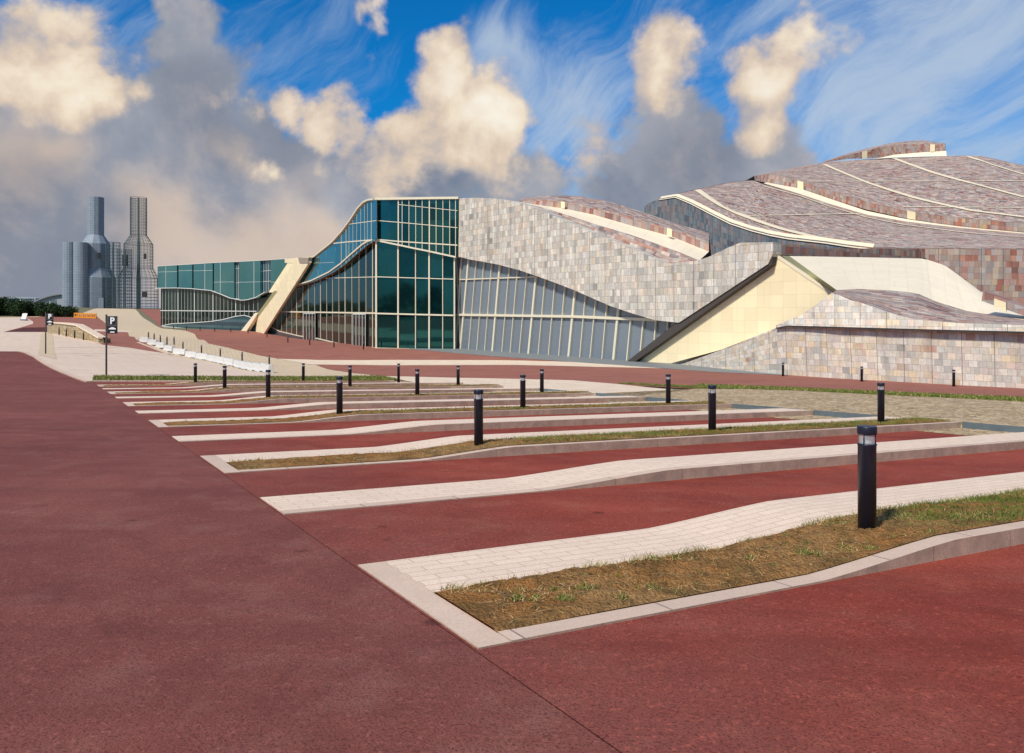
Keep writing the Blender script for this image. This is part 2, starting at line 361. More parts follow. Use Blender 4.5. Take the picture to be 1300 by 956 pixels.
def soilm():
    m,nt,b=mat('dry_soil'); p=pos(nt)
    a=noise(nt,p,1.1,6,.65); c=noise(nt,p,14,6,.75); g=noise(nt,p,70,3,.7)
    col=mixc(nt,ramp(nt,a,[(.35,(0,0,0)),(.65,(1,1,1))]),(.46,.2,.06),(.5,.29,.12))
    pt=noise(nt,p,3.4,7,.75,.8)
    col=mixc(nt,ramp(nt,pt,[(.45,(0,0,0)),(.6,(.75,)*3)]),col,(.15,.1,.04))
    col=mixc(nt,ramp(nt,c,[(.3,(.9,)*3),(.48,(0,0,0))]),col,(.17,.09,.035))
    col=mixc(nt,ramp(nt,g,[(.55,(0,0,0)),(.75,(.8,)*3)]),col,(.42,.3,.14))
    nt.links.new(col,b.inputs['Base Color']); b.inputs['Roughness'].default_value=1; b.inputs['Specular IOR Level'].default_value=.1
    v=N(nt,'ShaderNodeTexVoronoi'); v.inputs['Scale'].default_value=38; nt.links.new(p,v.inputs['Vector'])
    bump(nt,b,math_(nt,'ADD',c,math_(nt,'ADD',math_(nt,'MULTIPLY',g,.5),math_(nt,'MULTIPLY',v.outputs[0],.5))),1,.06); return m
M['soil']=soilm()
def leafm(name,c1,c2,scale=1.5,c3=None):
    m,nt,b=mat(name); p=pos(nt); f=noise(nt,p,scale,4)
    col=mixc(nt,ramp(nt,f,[(.35,(0,0,0)),(.65,(1,1,1))]),c1,c2)
    r=N(nt,'ShaderNodeNewGeometry').outputs['Random Per Island']
    col=mixc(nt,math_(nt,'MULTIPLY',r,.6),col,tuple(v*.45 for v in c1))
    nt.links.new(col,b.inputs['Base Color']); b.inputs['Roughness'].default_value=.75; b.inputs['Specular IOR Level'].default_value=.2
    return m
M['straw']=leafm('straw_blades',(.5,.34,.14),(.7,.54,.27))
M['green']=leafm('green_blades',(.1,.15,.022),(.26,.29,.06))
M['turf']=leafm('turf_soil',(.1,.12,.02),(.2,.18,.05),3)
M['hedge']=leafm('dark_foliage',(.012,.035,.01),(.035,.06,.015),.6)
M['earth']=flat('dry_meadow',(.16,.15,.08),.9,0,.35,.5)
M['rubble']=stone('tan_rubble_stone',[(.1,(.22,.16,.08)),(.4,(.38,.27,.13)),(.7,(.5,.38,.2)),(.9,(.33,.28,.2))],.5,.22,0,0,.03)

# ------------------------------------------------------------------ ground sheets
bm=NB()
xs=[-6000,-1500]+list(gx_)+[1500,6000]; ys=[-3000,-400]+list(gy_)+[1500,8000]
vv=[[bm.verts.new((x,y,H(x,y)-.03)) for y in ys] for x in xs]
for i in range(len(xs)-1):
    for j in range(len(ys)-1):
        a,b_,c,d=vv[i][j],vv[i+1][j],vv[i+1][j+1],vv[i][j+1]
        bm.faces.new((a,b_,c)); bm.faces.new((a,c,d))
tag(mk('ground',bm,M['earth']),kind='structure')
def drape_bm(pts,off):
    """polygon (list of xy) cut along the terrain's own triangles and laid on it"""
    b=NB(); f=b.faces.new([b.verts.new((x,y,0)) for x,y in pts])
    bmesh.ops.triangulate(b,faces=b.faces[:])
    X=[p[0] for p in pts]; Y=[p[1] for p in pts]
    def cut(co,no):
        g=b.verts[:]+b.edges[:]+b.faces[:]
        bmesh.ops.bisect_plane(b,geom=g,plane_co=co,plane_no=no,dist=1e-5)
    for i in range(int((min(X)-GX0)//G)+1,int((max(X)-GX0)//G)+1): cut((GX0+i*G,0,0),(1,0,0))
    for i in range(int((min(Y)-GY0)//G)+1,int((max(Y)-GY0)//G)+1): cut((0,GY0+i*G,0),(0,1,0))
    # diagonals x-y = const (GX0-GY0 is a multiple of G)
    dv=[x-y for x,y in pts]
    k0=math.floor(min(dv)/G); k1=math.ceil(max(dv)/G)
    for k in range(k0,k1+1): cut((k*G,0,0),(1,-1,0))
    bmesh.ops.triangulate(b,faces=b.faces[:])
    l=b.loops.layers.uv.active
    for v in b.verts: v.co.z=H(v.co.x,v.co.y)+off
    for f in b.faces:
        if f.normal.z<0: f.normal_flip()
        for lo in f.loops: lo[l].uv=toST(lo.vert.co.x,lo.vert.co.y)
    b.normal_update()
    for f in b.faces:
        if f.normal.z<0: f.normal_flip()
    return b
def sheet(name,pts,off,m): return tag(mk(name,drape_bm(pts,off),m),kind='structure')
def gp(l): return [G3(*p) for p in l]
fl=gp([(45,453),(26,446)])
sheet('road',[ST(-3.98,-30),ST(-3.98,34.4)]+gp([(45,453),(26,446.3)])+[(-70,70),(-130,70),(-130,-50),(0,-50)],.0,M['road'])
sheet('parking_area',[ST(-3.98,-28),ST(14,-28),ST(14,32),ST(11.9,35),ST(-3.98,34.4)],.004,M['bay'])
sheet('paving',gp([(123,391.6),(168,391.6),(206,417),(247,421),(264,436),(340,445),(420,452),(520,468),(520,480),(500,486),(116,485),(45,453),(26,446.3),(-60,446.3),(-60,403),(100,399.5)]),.004,M['tan'])
PALE=[(-60,404),(28,403.6),(42,408.4),(42,411),(8,420.5),(62,421),(75,424),(131,438),(160,441),(210,449),(270,461),(330,473),(350,478),(360,485),(116,485),(45,453),(26,446.3),(-60,446.3)]
sheet('plaza_paving',gp(PALE),.012,M['pave'])
sheet('red_path',gp([(8,420.5),(42,411),(42,408.4),(27,402.9),(122,399.5),(136,413),(149,419.5),(162,421),(172.6,431),(191,439),(209,448.5),(160,441),(131,438),(75,424),(62,421)]),.012,M['plaza'])
sheet('sunken_ramp',gp([(4,421.5),(30,416),(62,415.5),(66,421.6)]),.024,M['sunk'])
sheet('crossing_band',gp([(120,418.2),(149,419),(166,420.6),(166,422),(120,420.5)]),.024,M['pave'])
sheet('cobbled_verge',gp([(55,422),(64,422.5),(71.5,456.5),(48,451)]),.028,M['tan'])
sheet('side_path',gp([(174,392.2),(210,393.2),(206,417),(193.5,405.5),(183,397)]),.02,M['plaza'])
sheet('red_plaza',gp([(232,419),(247,424),(264,436),(310,446.5),(350,455),(400,463),(450,474),(490,478.5),(560,482),(727,485),(785,489),(880,494),(1000,500),(1300,516),(1500,529)])+[(45,30),(60,60),(12,100),(-10,100),(-50,152),(-62,160)],.020,M['plaza'])
sheet('paving_band',gp([(352,455.6),(400,457.2),(500,457.2),(640,457.6),(760,461),(900,467.5),(900,469.5),(750,466),(600,463.8),(450,463.5),(395,463)]),.028,M['band'])
sheet('granite_strip',gp([(520,441),(580,442),(676,449),(797,457),(865,461.5),(992,475),(1000,477),(900,472.5),(800,465),(700,458),(600,450.5),(550,446),(520,443.5)]),.036,M['grey'])
sheet('pale_terrace',gp([(488,478.3),(615,481),(727,483.6),(785,488.6),(881,498.5),(815,507),(715,504),(631,499),(569,494.5),(530,487)]),.040,M['band'])

# ------------------------------------------------------------------ parking islands
def sm(a): a=min(1,max(0,a)); return a*a*(3-2*a)
def kink(a): a=min(1,max(0,a)); return .72*a+.28*sm(a)
def el(s,s0=-1.25,s1=.3): return .014+.125*kink((s-s0)/(s1-s0))
SEND=11.9
def prism_strip(t0,t1,sa,sb,e,bmx=None,ds=.25,depth=.12,skirts=True,ntb=1,hoff=0,wig=0):
    """a long strip between t0 and t1 whose top follows the ramp e(s)"""
    b=bmx or NB(); l=b.loops.layers.uv.active
    ns=max(2,int((sb-sa)/ds)); S=[sa+(sb-sa)*i/ns for i in range(ns+1)]
    T=[t0+(t1-t0)*i/ntb for i in range(ntb+1)]
    top=[[None]*(ntb+1) for _ in S]; lowa=[];lowb=[]
    for i,s in enumerate(S):
        for j,t in enumerate(T):
            x,y=ST(s,t); z=H(x,y)+e(s)+hoff
            if wig and 0<j<ntb: z+=wig*(math.sin(s*3.1+t*7)*.5+random.uniform(-.5,.5)+.5*math.sin(s*11+t*23))*min(1,j/2,(ntb-j)/2,(s-sa)/.5)
            elif wig: z-=.014
            top[i][j]=b.verts.new((x,y,z))
    for i in range(ns):
        for j in range(ntb):
            f=b.faces.new((top[i][j],top[i+1][j],top[i+1][j+1],top[i][j+1]))
            for lo,(ii,jj) in zip(f.loops,((i,j),(i+1,j),(i+1,j+1),(i,j+1))): lo[l].uv=(S[ii],T[jj])
    if skirts:
        def low(v): return b.verts.new((v.co.x,v.co.y,v.co.z-depth-.1))
        for j in (0,ntb):
            lw=[low(top[i][j]) for i in range(ns+1)]
            for i in range(ns):
                q=(top[i][j],lw[i],lw[i+1],top[i+1][j]); 
                f=b.faces.new(q if j==0 else q[::-1])
                for lo in f.loops:
                    s_,t_=toST(lo.vert.co.x,lo.vert.co.y); lo[l].uv=(s_,lo.vert.co.z)
        for i in (0,ns):
            q=[top[i][0],top[i][ntb],low(top[i][ntb]),low(top[i][0])]
            f=b.faces.new(q if i==0 else q[::-1])
            for lo in f.loops: lo[l].uv=(toST(lo.vert.co.x,lo.vert.co.y)[1],lo.vert.co.z)
    return b
def blades(name,items,label,cat='grass'):
    """items: list of (x,y,z,height,width,lean,mat)"""
    vs=[];fs=[];mi=[]
    for (x,y,z,h,w,lean,m) in items:
        a=random.uniform(0,6.283); c,s_=math.cos(a),math.sin(a); la=random.uniform(0,6.283)
        k=len(vs); lx,ly=lean*math.cos(la),lean*math.sin(la)
        vs+= [(x-c*w,y-s_*w,z),(x+c*w,y+s_*w,z),(x+lx*.45-c*w*.6,y+ly*.45-s_*w*.6,z+h*.62),(x+lx*.45+c*w*.6,y+ly*.45+s_*w*.6,z+h*.62),(x+lx,y+ly,z+h)]
        fs+= [(k,k+1,k+3,k+2),(k+2,k+3,k+4)]; mi+=[m,m]
    me=bpy.data.meshes.new(name); me.from_pydata(vs,[],fs); me.materials.append(M['straw']); me.materials.append(M['green'])
    me.polygons.foreach_set('material_index',mi)
    o=bpy.data.objects.new(name,me); COL.objects.link(o)
    return tag(o,label,cat,kind='stuff')
def clump(s,t):  # patchy growth field
    return .5+.28*math.sin(s*2.3+t*5.1+1.7*math.sin(s*.9))+.3*math.sin(s*5.7-t*3.3+2*math.sin(t*4+s))
def smooth_end(k): return SEND if k<4 else SEND-1.4-(k-4)*.8
KN={-1:'nearest',0:'second nearest',1:'third',2:'fourth',3:'fifth',4:'farthest'}
for k in range(-2,5):
    o=k*AL; sb=SEND+ (3 if k<0 else 0); sb=sb if k<4 else 9.2
    if k==-2:
        continue
    s0=-3.96
    # paving incl. head stone
    b=prism_strip(o+.42,o+1.31,s0+.205,sb,el); tag(mk('pavement',b,M['pale']),kind='structure')
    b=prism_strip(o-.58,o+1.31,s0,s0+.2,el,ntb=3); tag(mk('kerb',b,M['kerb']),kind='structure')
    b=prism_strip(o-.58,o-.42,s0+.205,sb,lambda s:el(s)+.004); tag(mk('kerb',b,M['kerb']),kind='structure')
    b=prism_strip(o-.425,o+.425,s0+.195,(sb if k>-1 else 7),lambda s:el(s)+.012+.014*math.sin(max(0,min(1,(s-s0)/1.2))*1.57),None,(.035 if k==-1 else .1),skirts=False,ntb=(22 if k==-1 else 8),wig=.026); tag(mk('soil_bed',b,M['soil'],smooth=True),kind='structure')
    it=[]
    nb={-1:95000,0:40000,1:14000,2:8000,3:6000,4:5000}[k]
    for _ in range(nb):
        s=random.uniform(s0+.25,sb); t=random.uniform(-.41,.44)
        if k==-1 and s>5.5: continue
        gr=sm((s-(-.5 if k<2 else -1.2))/1.6)              # green grows in to the right
        cl=clump(s,t+k); edge=sm((abs(t)-.24)/.15)
        if random.random()>max(.03,-.42+1.0*cl)+.6*gr+(.15 if t>.25 else 0): continue
        green=random.random()<(.12+.88*gr)*(.5+.5*min(1,cl+.3))
        x,y=ST(s,o+t); h=random.uniform(.006,.03)+(.05*gr*random.random()) + (random.random()<.008)*.06
        if not green: h*=.75
        it.append((x,y,H(x,y)+el(s)+.006,h,random.uniform(.0018,.0045)*(1+.6*max(0,k)),h*random.uniform(.4,1.3)+(0 if green else random.uniform(0,.06)),1 if green else 0))
    # separate little weeds, dark and low
    for _ in range(150 if k==-1 else 70 if k==0 else 16):
        sw=random.uniform(s0+.4,4 if k<1 else sb); tw=random.uniform(-.36,.42); dk=random.uniform(.03,.09)
        for _ in range(70 if k<1 else 22):
            a=random.uniform(0,6.283); q=dk*random.random()**.6; x,y=ST(sw+q*math.cos(a),o+max(-.41,tw+q*math.sin(a)))
            it.append((x,y,H(x,y)+el(sw)+.004,random.uniform(.015,.05)*(1.3-q/dk),random.uniform(.002,.004)*(1+.4*max(0,k)),random.uniform(.01,.05),1 if random.random()<.75 else 0))
    # ragged tufts along the paving edge and loose straw lying flat
    for _ in range(5200 if k==-1 else 2600 if k==0 else 700):
        s=random.uniform(s0+.25,sb if k>-1 else 6); c0=clump(s*1.7,k+.3)
        if random.random()>c0: continue
        t=.40+random.gauss(0,.035); x,y=ST(s,o+t); h=random.uniform(.01,.05)*(.6+c0)
        it.append((x,y,H(x,y)+el(s)+.004,h,.003*(1+.6*max(0,k)),h*random.uniform(.3,1.2),1 if random.random()<.45 else 0))
    if k<1:
        for _ in range(4200):
            s=random.uniform(s0+.3,5); t=random.uniform(-.4,.4); x,y=ST(s,o+t)
            if random.random()>clump(s*.8+2,t*1.3+k): continue
            it.append((x,y,H(x,y)+el(s)+.026,random.uniform(.002,.008),random.uniform(.002,.004),random.uniform(.03,.11),0))
    blades('grass',it,'dry straw and green grass on the '+KN[k]+' parking island')
    # plain strip
    e2=lambda s: .014+.125*kink((s+1.0)/1.9)
    if k<4:
        b=prism_strip(o+3.56,o+4.4,-3.96,sb,e2); tag(mk('pavement',b,M['pale']),kind='structure')
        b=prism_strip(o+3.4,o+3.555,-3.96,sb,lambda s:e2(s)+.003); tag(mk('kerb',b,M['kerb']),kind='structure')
# bay ends: tan cobbles closed by a steel edging
sheet('cobbled_bay_end',[ST(10.4,-15),ST(SEND,-15),ST(SEND,30),ST(10.0,30)],.012,M['cob'])
# raised cobbled terrace
def raised_sheet(name,pts,off,m):
    b=drape_bm(pts,off); bmesh.ops.remove_doubles(b,verts=b.verts[:],dist=1e-4)
    g=bmesh.ops.extrude_edge_only(b,edges=[e for e in b.edges if e.is_boundary])
    for v in g['geom']:
        if isinstance(v,bmesh.types.BMVert): v.co.z-=.3
    return tag(mk(name,b,m),kind='structure')
raised_sheet('cobbled_terrace',[ST(SEND+.04,-14)]+gp([(1520,532),(1300,513),(1000,498.5),(885,497.5),(812,507)])+[ST(SEND+.04,13.0)],.139,M['cob'])
for k in range(-1,3):
    o=k*AL
    for ta,tb in ((o-.6+(-2.5),o-.62),(o+1.33,o+3.38)):
        b=prism_strip(ta,tb,SEND,SEND+.05,lambda s:.15,depth=.2,ntb=2)
        tag(mk('steel_edging',b,M['steel']),'low blue-grey steel edging at the bay end '+('before' if ta<o else 'behind')+' the '+{-1:'nearest',0:'second',1:'third',2:'fourth'}[k]+' grass island','edging','steel edgings at the bay ends')
# lawn strips
def lawn(pxs,n,label,off=.05,hh=(.05,.12),green=.85,w=.02):
    pts=gp(pxs); b=drape_bm(pts,off); 
    tris=[[v.co.copy() for v in f.verts] for f in b.faces]; ar=[f.calc_area() for f in b.faces]
    bmesh.ops.remove_doubles(b,verts=b.verts[:],dist=1e-4)
    g=bmesh.ops.extrude_edge_only(b,edges=[e for e in b.edges if e.is_boundary])
    for v in g['geom']:
        if isinstance(v,bmesh.types.BMVert): v.co.z-=.35
    tag(mk('verge',b,M['turf']),kind='structure')
    ch=random.choices(range(len(tris)),ar,k=n); it=[]
    for c in ch:
        a,bb=random.random(),random.random()
        if a+bb>1: a,bb=1-a,1-bb
        p=tris[c][0]+(tris[c][1]-tris[c][0])*a+(tris[c][2]-tris[c][0])*bb
        h=random.uniform(*hh); it.append((p.x,p.y,p.z,h,w*random.uniform(.5,1),h*random.uniform(.2,.9),1 if random.random()<green else 0))
    blades('grass',it,label)
lawn([(117,484.3),(119,478.6),(484,478.6),(505,482.5),(498,484.3)],15000,'long green grass strip behind the last parking row')
lawn([(785,487.6),(800,487.6),(885,491.5),(885,494),(850,491.5)],1500,'short thin tip of the grass verge beside the pale terrace',off=.06,hh=(.02,.06))
lawn([(885,491.5),(1000,496),(1300,510),(1500,522),(1500,530),(1300,515),(1000,499.5),(885,496.5)],16000,'thin grass verge between cobbles and red plaza',off=.15,hh=(.03,.09))
# kerb along the head of the bays and lane
def ribbon(name,pxs,w,h,m,kind='structure',z0=0,xy=None):
    pts=xy or gp(pxs); b=NB(); l=b.loops.layers.uv.active
    P_=[]; 
    for i in range(len(pts)-1):
        a,c=Vector(pts[i]),Vector(pts[i+1]); n_=max(1,int((c-a).length/1.5))
        for j in range(n_): P_.append(a+(c-a)*j/n_)
    P_.append(Vector(pts[-1])); rows=[];d=0
    for i,p in enumerate(P_):
        t=(P_[min(i+1,len(P_)-1)]-P_[max(i-1,0)]).normalized(); nn=Vector((-t.y,t.x))
        if i: d+=(P_[i]-P_[i-1]).length
        a=p+nn*w/2; c=p-nn*w/2; za,zc=H(a.x,a.y)+z0,H(c.x,c.y)+z0; zt=max(za,zc)+h
        rows.append(([b.verts.new((a.x,a.y,za-.2)),b.verts.new((a.x,a.y,zt)),b.verts.new((c.x,c.y,zt)),b.verts.new((c.x,c.y,zc-.2))],d))
    for (r0,d0),(r1,d1) in zip(rows,rows[1:]):
        for j in range(3):
            f=b.faces.new((r0[j],r0[j+1],r1[j+1],r1[j]))
            for lo,uv in zip(f.loops,((d0,j*.3),(d0,j*.3+.3),(d1,j*.3+.3),(d1,j*.3))): lo[l].uv=uv
    b.faces.new(rows[0][0][::-1]); b.faces.new(rows[-1][0])
    bmesh.ops.recalc_face_normals(b,faces=b.faces[:])
    o=mk(name,b,m)
    if kind: tag(o,kind=kind)
    return o
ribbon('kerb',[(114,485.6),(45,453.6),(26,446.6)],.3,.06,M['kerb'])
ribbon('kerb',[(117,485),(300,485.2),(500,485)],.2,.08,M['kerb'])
ribbon('drain_channel',[(72,441.2),(110,441),(160,441.8)],.12,.012,M['steel'])
ribbon('drain_channel',[(74,448.8),(150,449),(222,451)],.12,.012,M['steel'])
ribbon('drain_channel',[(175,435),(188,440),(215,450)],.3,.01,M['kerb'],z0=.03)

# ------------------------------------------------------------------ bollards
Mglass,ntg,bg=mat('clear_lamp_glass'); bg.inputs['Base Color'].default_value=(.75,.78,.8,1); bg.inputs['Roughness'].default_value=.15; bg.inputs['Alpha'].default_value=.35
M['greyr']=flat('grey_reflector',(.26,.27,.28),.4)
def make_bollard():
    t=empty('bollard_light',(0,0,0),'x','bollard light','navy bollard lights')
    b=NB(); lathe(b,[(.073,-.12),(.073,.735),(.077,.741),(.077,.752),(.071,.756)],28); local('post',b,M['navy'],t,True)
    b=NB(); lathe(b,[(.05,.752),(.045,.77),(.018,.80),(.018,.832),(.05,.836)],20); local('reflector',b,M['greyr'],t,True)
    b=NB(); lathe(b,[(.068,.752),(.068,.838)],24,cap=False); local('glass_ring',b,Mglass,t,True)
    b=NB(); lathe(b,[(.066,.832),(.078,.834),(.079,.838),(.079,.893),(.076,.9),(0.0005,.903)],28,cap=False)
    for i in range(4):
        a=math.pi/4+i*math.pi/2; box(b,(.068*math.cos(a),.068*math.sin(a),.787),.008,.008,.1)
    local('cap',b,M['navy'],t,False)
    return t
proto=make_bollard()
for o in kids(proto):
    for p in o.data.polygons: p.use_smooth=abs(p.normal.z)<.6
first=[True]
def bollard(x,y,z,label,grp):
    if first[0]:
        proto.location=(x,y,z); proto['label']=label; proto['group']=grp; first[0]=False; return proto
    return dup(proto,(x,y,z),label,grp)
rowname={-1:'nearest',0:'second nearest',1:'third nearest',2:'third farthest',3:'second farthest',4:'farthest'}
PB={(-1,0):(1098,6.5),(0,0):(610.4,0),(0,1):(902,0),(0,2):(1120.4,0)}
for k in range(-1,5):
    for j in range(3):
        if k==-1 and j: continue
        x=BX-3.5184*k+4.3402*j; y=BY+5.9572*k+2.418*j
        s,t=toST(x,y)
        bollard(x,y,H(x,y)+el(s)-.01,'largest navy bollard light, on the nearest grass island' if k==-1 else ('left' if j==0 else 'middle' if j==1 else 'right')+' navy bollard on the '+rowname[k]+' grass island of the car park','navy bollard lights on the parking islands')
def bl(px,py,label,grp):
    x,y=G3(px,py); bollard(x,y,H(x,y)+.02,label,grp)
for (px,py),w in zip([(994,52.6),(1094,46.9),(1210.8,42.6)],('leftmost','middle','rightmost')):
    x=(px-650)/F*py; y=py; bollard(x,y,H(x,y)+.02,w+' of three navy bollards along the foot of the stone wall','bollards at the stone wall')
BR=[(188.5,431),(195.7,433),(203.5,435.6),(212,437.6),(221,437.5),(232.3,444.6),(255.7,449),(279.7,453.5),(307.4,458.4),(341.8,464)]
ords=['first','second','third','fourth','fifth','sixth','seventh','eighth','ninth','tenth']
for i,(px,py) in enumerate(BR):
    bl(px,py,ords[i]+' navy bollard from the far end behind the white barriers','bollards behind the white barriers')
BW=[(204.5,415.4),(220.3,417.5),(236.5,418.5),(254,420),(272.6,421.5),(293,421.8),(315,423.5),(339,428.5),(365.5,435),(393.2,438.2),(424,441.3),(461.5,443.8)]
names=['first','second','third','fourth','fifth','sixth']
for i,(px,py) in enumerate(BW):
    if i<6: lb=names[i]+' navy bollard from the left in front of the low glass wing'
    else: lb=['navy bollard at the foot of the cream buttress','navy bollard just right of the cream buttress','navy bollard by the curved white sill','navy bollard in front of the left glass doors','navy bollard between the two glass doors','navy bollard in front of the right glass doors'][i-6]
    bl(px,py,lb,'bollards along the glass facade')
BL=[(66,423),(75,425.5),(84.3,427.3),(94.5,429.4),(106,431.8)]
for i,(px,py) in enumerate(BL):
    bl(px,py,names[i]+' navy bollard from the left before the tan rubble wall','bollards by the rubble wall')

# ------------------------------------------------------------------ facade tools
class Pl:
    def __init__(s,a,b,off=0):
        s.a=Vector(a); s.b=Vector(b); s.d=(s.b-s.a).normalized(); s.n=Vector((s.d.y,-s.d.x))
        if s.n.dot(-s.a)<0: s.n=-s.n
        s.a=s.a+s.n*off; s.b=s.b+s.n*off
    def P(s,px,py,off=0):
        a=s.a+s.n*off; u=(px-650)/F
        # (u*y, y) = a + q*d
        den=u*s.d.y-s.d.x; q=(a.x-u*a.y)/den
        p=a+s.d*q; return Vector((p.x,p.y,EYE-(py-HZ)/F*p.y))
    def uv(s,p): return ((Vector(p[:2])-s.a).dot(s.d),p[2])
    def N3(s): return Vector((s.n.x,s.n.y,0))
def slab(pl,pxs,off,thick,bm=None,mi=0,pts3=None):
    b=bm or NB(); l=b.loops.layers.uv.active
    P_=pts3 or [pl.P(x,y,off) for x,y in pxs]
    back=[p-pl.N3()*thick for p in P_]
    v=[b.verts.new(p) for p in P_]; w=[b.verts.new(p) for p in back]
    f=b.faces.new(v); f.material_index=mi
    f.normal_update()
    if f.normal.dot(pl.N3())<0: f.normal_flip()
    nf=[f]
    if thick:
        for i in range(len(v)):
            j=(i+1)%len(v); g=b.faces.new((v[i],w[i],w[j],v[j])); g.material_index=mi; nf.append(g)
    for g in nf:
        g.normal_update()
        for lo in g.loops:
            u,z=pl.uv(lo.vert.co)
            if g is not f: u+= (lo.vert.co-P_[0]).dot(pl.N3())
            lo[l].uv=(u,z)
    bmesh.ops.triangulate(b,faces=[f])
    return b
def bar(b,pl,p,q,w,dep,off=0,mi=0):
    A,B=pl.P(*p,off),pl.P(*q,off); D=(B-A)
    w*=.68 if pl in (P1,P2,P3) else .85
    if dep<.36 and pl in (P1,P2): dep*=.3
    if D.length<1e-4: return
    D.normalize(); n=pl.N3(); s_=D.cross(n).normalized()*w/2; o=n*dep
    v=[b.verts.new(x) for x in (A-s_,A+s_,B+s_,B-s_,A-s_+o,A+s_+o,B+s_+o,B-s_+o)]
    for q_ in ((0,1,2,3),(4,7,6,5),(0,4,5,1),(1,5,6,2),(2,6,7,3),(3,7,4,0)):
        b.faces.new([v[i] for i in q_]).material_index=mi
def pbar(b,pl,pts,w,dep,off=0):
    for a,c in zip(pts,pts[1:]): bar(b,pl,a,c,w,dep,off)
def ci(curve,x):
    if x<=curve[0][0]: return curve[0][1]
    for (x0,y0),(x1,y1) in zip(curve,curve[1:]):
        if x<=x1: return y0+(y1-y0)*(x-x0)/(x1-x0)
    return curve[-1][1]
def glazing(name,pl,pxs,off,m,cols,rows,parent):
    """glass sheet cut into panes, each pane set at a very slightly different tilt"""
    b=slab(pl,pxs,off,0)
    for x in cols:
        a=pl.P(x,400,off); bmesh.ops.bisect_plane(b,geom=b.verts[:]+b.edges[:]+b.faces[:],plane_co=a,plane_no=Vector((pl.d.x,pl.d.y,0)),dist=1e-4)
    for z in rows:
        bmesh.ops.bisect_plane(b,geom=b.verts[:]+b.edges[:]+b.faces[:],plane_co=(0,0,z),plane_no=(0,0,1),dist=1e-4)
    # group faces into panes
    us=sorted(pl.uv(pl.P(x,400,off))[0] for x in cols); zs=sorted(rows)
    import bisect
    tl={}
    l=b.loops.layers.uv.active
    faces=b.faces[:]; newb=NB(); ln=newb.loops.layers.uv.active; vm={}
    for f in faces:
        c=f.calc_center_median(); u,z=pl.uv(c); key=(bisect.bisect(us,u),bisect.bisect(zs,z))
        if key not in tl: tl[key]=(random.uniform(-.006,.006),random.uniform(-.006,.006),u,z)
        tu,tz,u0,z0=tl[key]; vs=[]
        for v in f.verts:
            kk=(key,round(v.co.x,3),round(v.co.y,3),round(v.co.z,3))
            if kk not in vm:
                uu,zz=pl.uv(v.co); vm[kk]=newb.verts.new(v.co+pl.N3()*((uu-u0)*tu+(zz-z0)*tz))
            vs.append(vm[kk])
        try: newb.faces.new(vs)
        except Exception: pass
    b.free()
    newb.normal_update()
    for f in newb.faces:
        if f.normal.dot(pl.N3())<0: f.normal_flip()
    return mk(name,newb,m,parent)
# colour helpers for zoomed survey coordinates
def z2(l): return [(195+x/8.667,325+y/8.667) for x,y in l]
def z3(l): return [(330+x/4.0625,240+y/4.0625) for x,y in l]
def z4(l): return [(570+x/3.824,230+y/3.824) for x,y in l]
def z5(l): return [(800+x/2.6,160+y/2.6) for x,y in l]

# ------------------------------------------------------------------ MAIN BUILDING
a_=PT(200,400,175); e_=PT(337,400,150); c_=PT(478,400,97); r_=PT(580,400,94)
P1=Pl((a_.x,a_.y),(e_.x,e_.y)); P2=Pl((e_.x,e_.y),(c_.x,c_.y)); P3=Pl((c_.x,c_.y),(r_.x,r_.y))
g_=PT(797,400,72); g2=PT(865,400,67)
P4=Pl((r_.x,r_.y),(17.4,62.5)); P5=Pl((r_.x,r_.y),(g_.x,g_.y),-.9)
P6=Pl((r_.x,r_.y),(17.4,62.5),-.75)
BLD=empty('glass_museum_building',(e_.x+6,e_.y-10,H(e_.x,e_.y)),'long low glass and quartzite building with a wavy roof and slanted cream buttress','building')
# --- left wing
wt=[(200.2,338.6),(241,336.2),(276,334),(322,331.9),(368,329)]
ws=[(200.2,366),(227.3,365.6),(247,366.5),(271,368.8),(282.7,372.9),(295.4,378.3),(310.4,381.2),(317.3,380.7),(328.8,377.7),(340.4,371),(352,362),(368,345)]
wb=[(204.2,414.4),(245.8,418),(304.6,421.6),(335,424)]
lowm=[100,133,168,203,238,270,308,343,378,413,450,490,530,567,610,655,690,735,775,820,862,905,955,1000,1050,1100,1150]
lowx=[195+x/8.667 for x in lowm]
def zrow(pl,px,py): return pl.P(px,py).z
glazing('lower_glazing',P1,[(204.2,366)]+[p for p in ws if p[0]>205 and p[0]<350]+[(350,364),(338,424)]+wb[::-1],-.25,M['dark'],lowx,[zrow(P1,260,394.4)],BLD)
upx=z2([(48,0),(258,0),(275,0),(425,0),(440,0),(650,0),(665,0),(885,0),(940,0),(1175,0),(1290,0),(1499,0)])
boxes=[(48,258),(275,425),(440,650),(665,885),(940,1175),(1290,1499)]
bg_=[]
gl=glazing('upper_glazing',P1,[(200.2,338.8)]+wt[1:]+ws[::-1],.0,M['blue'],[195+x/8.667 for x in (265,433,655,900,918,935,1190,1215,1240,1265)],[zrow(P1,260,358.5)],BLD)
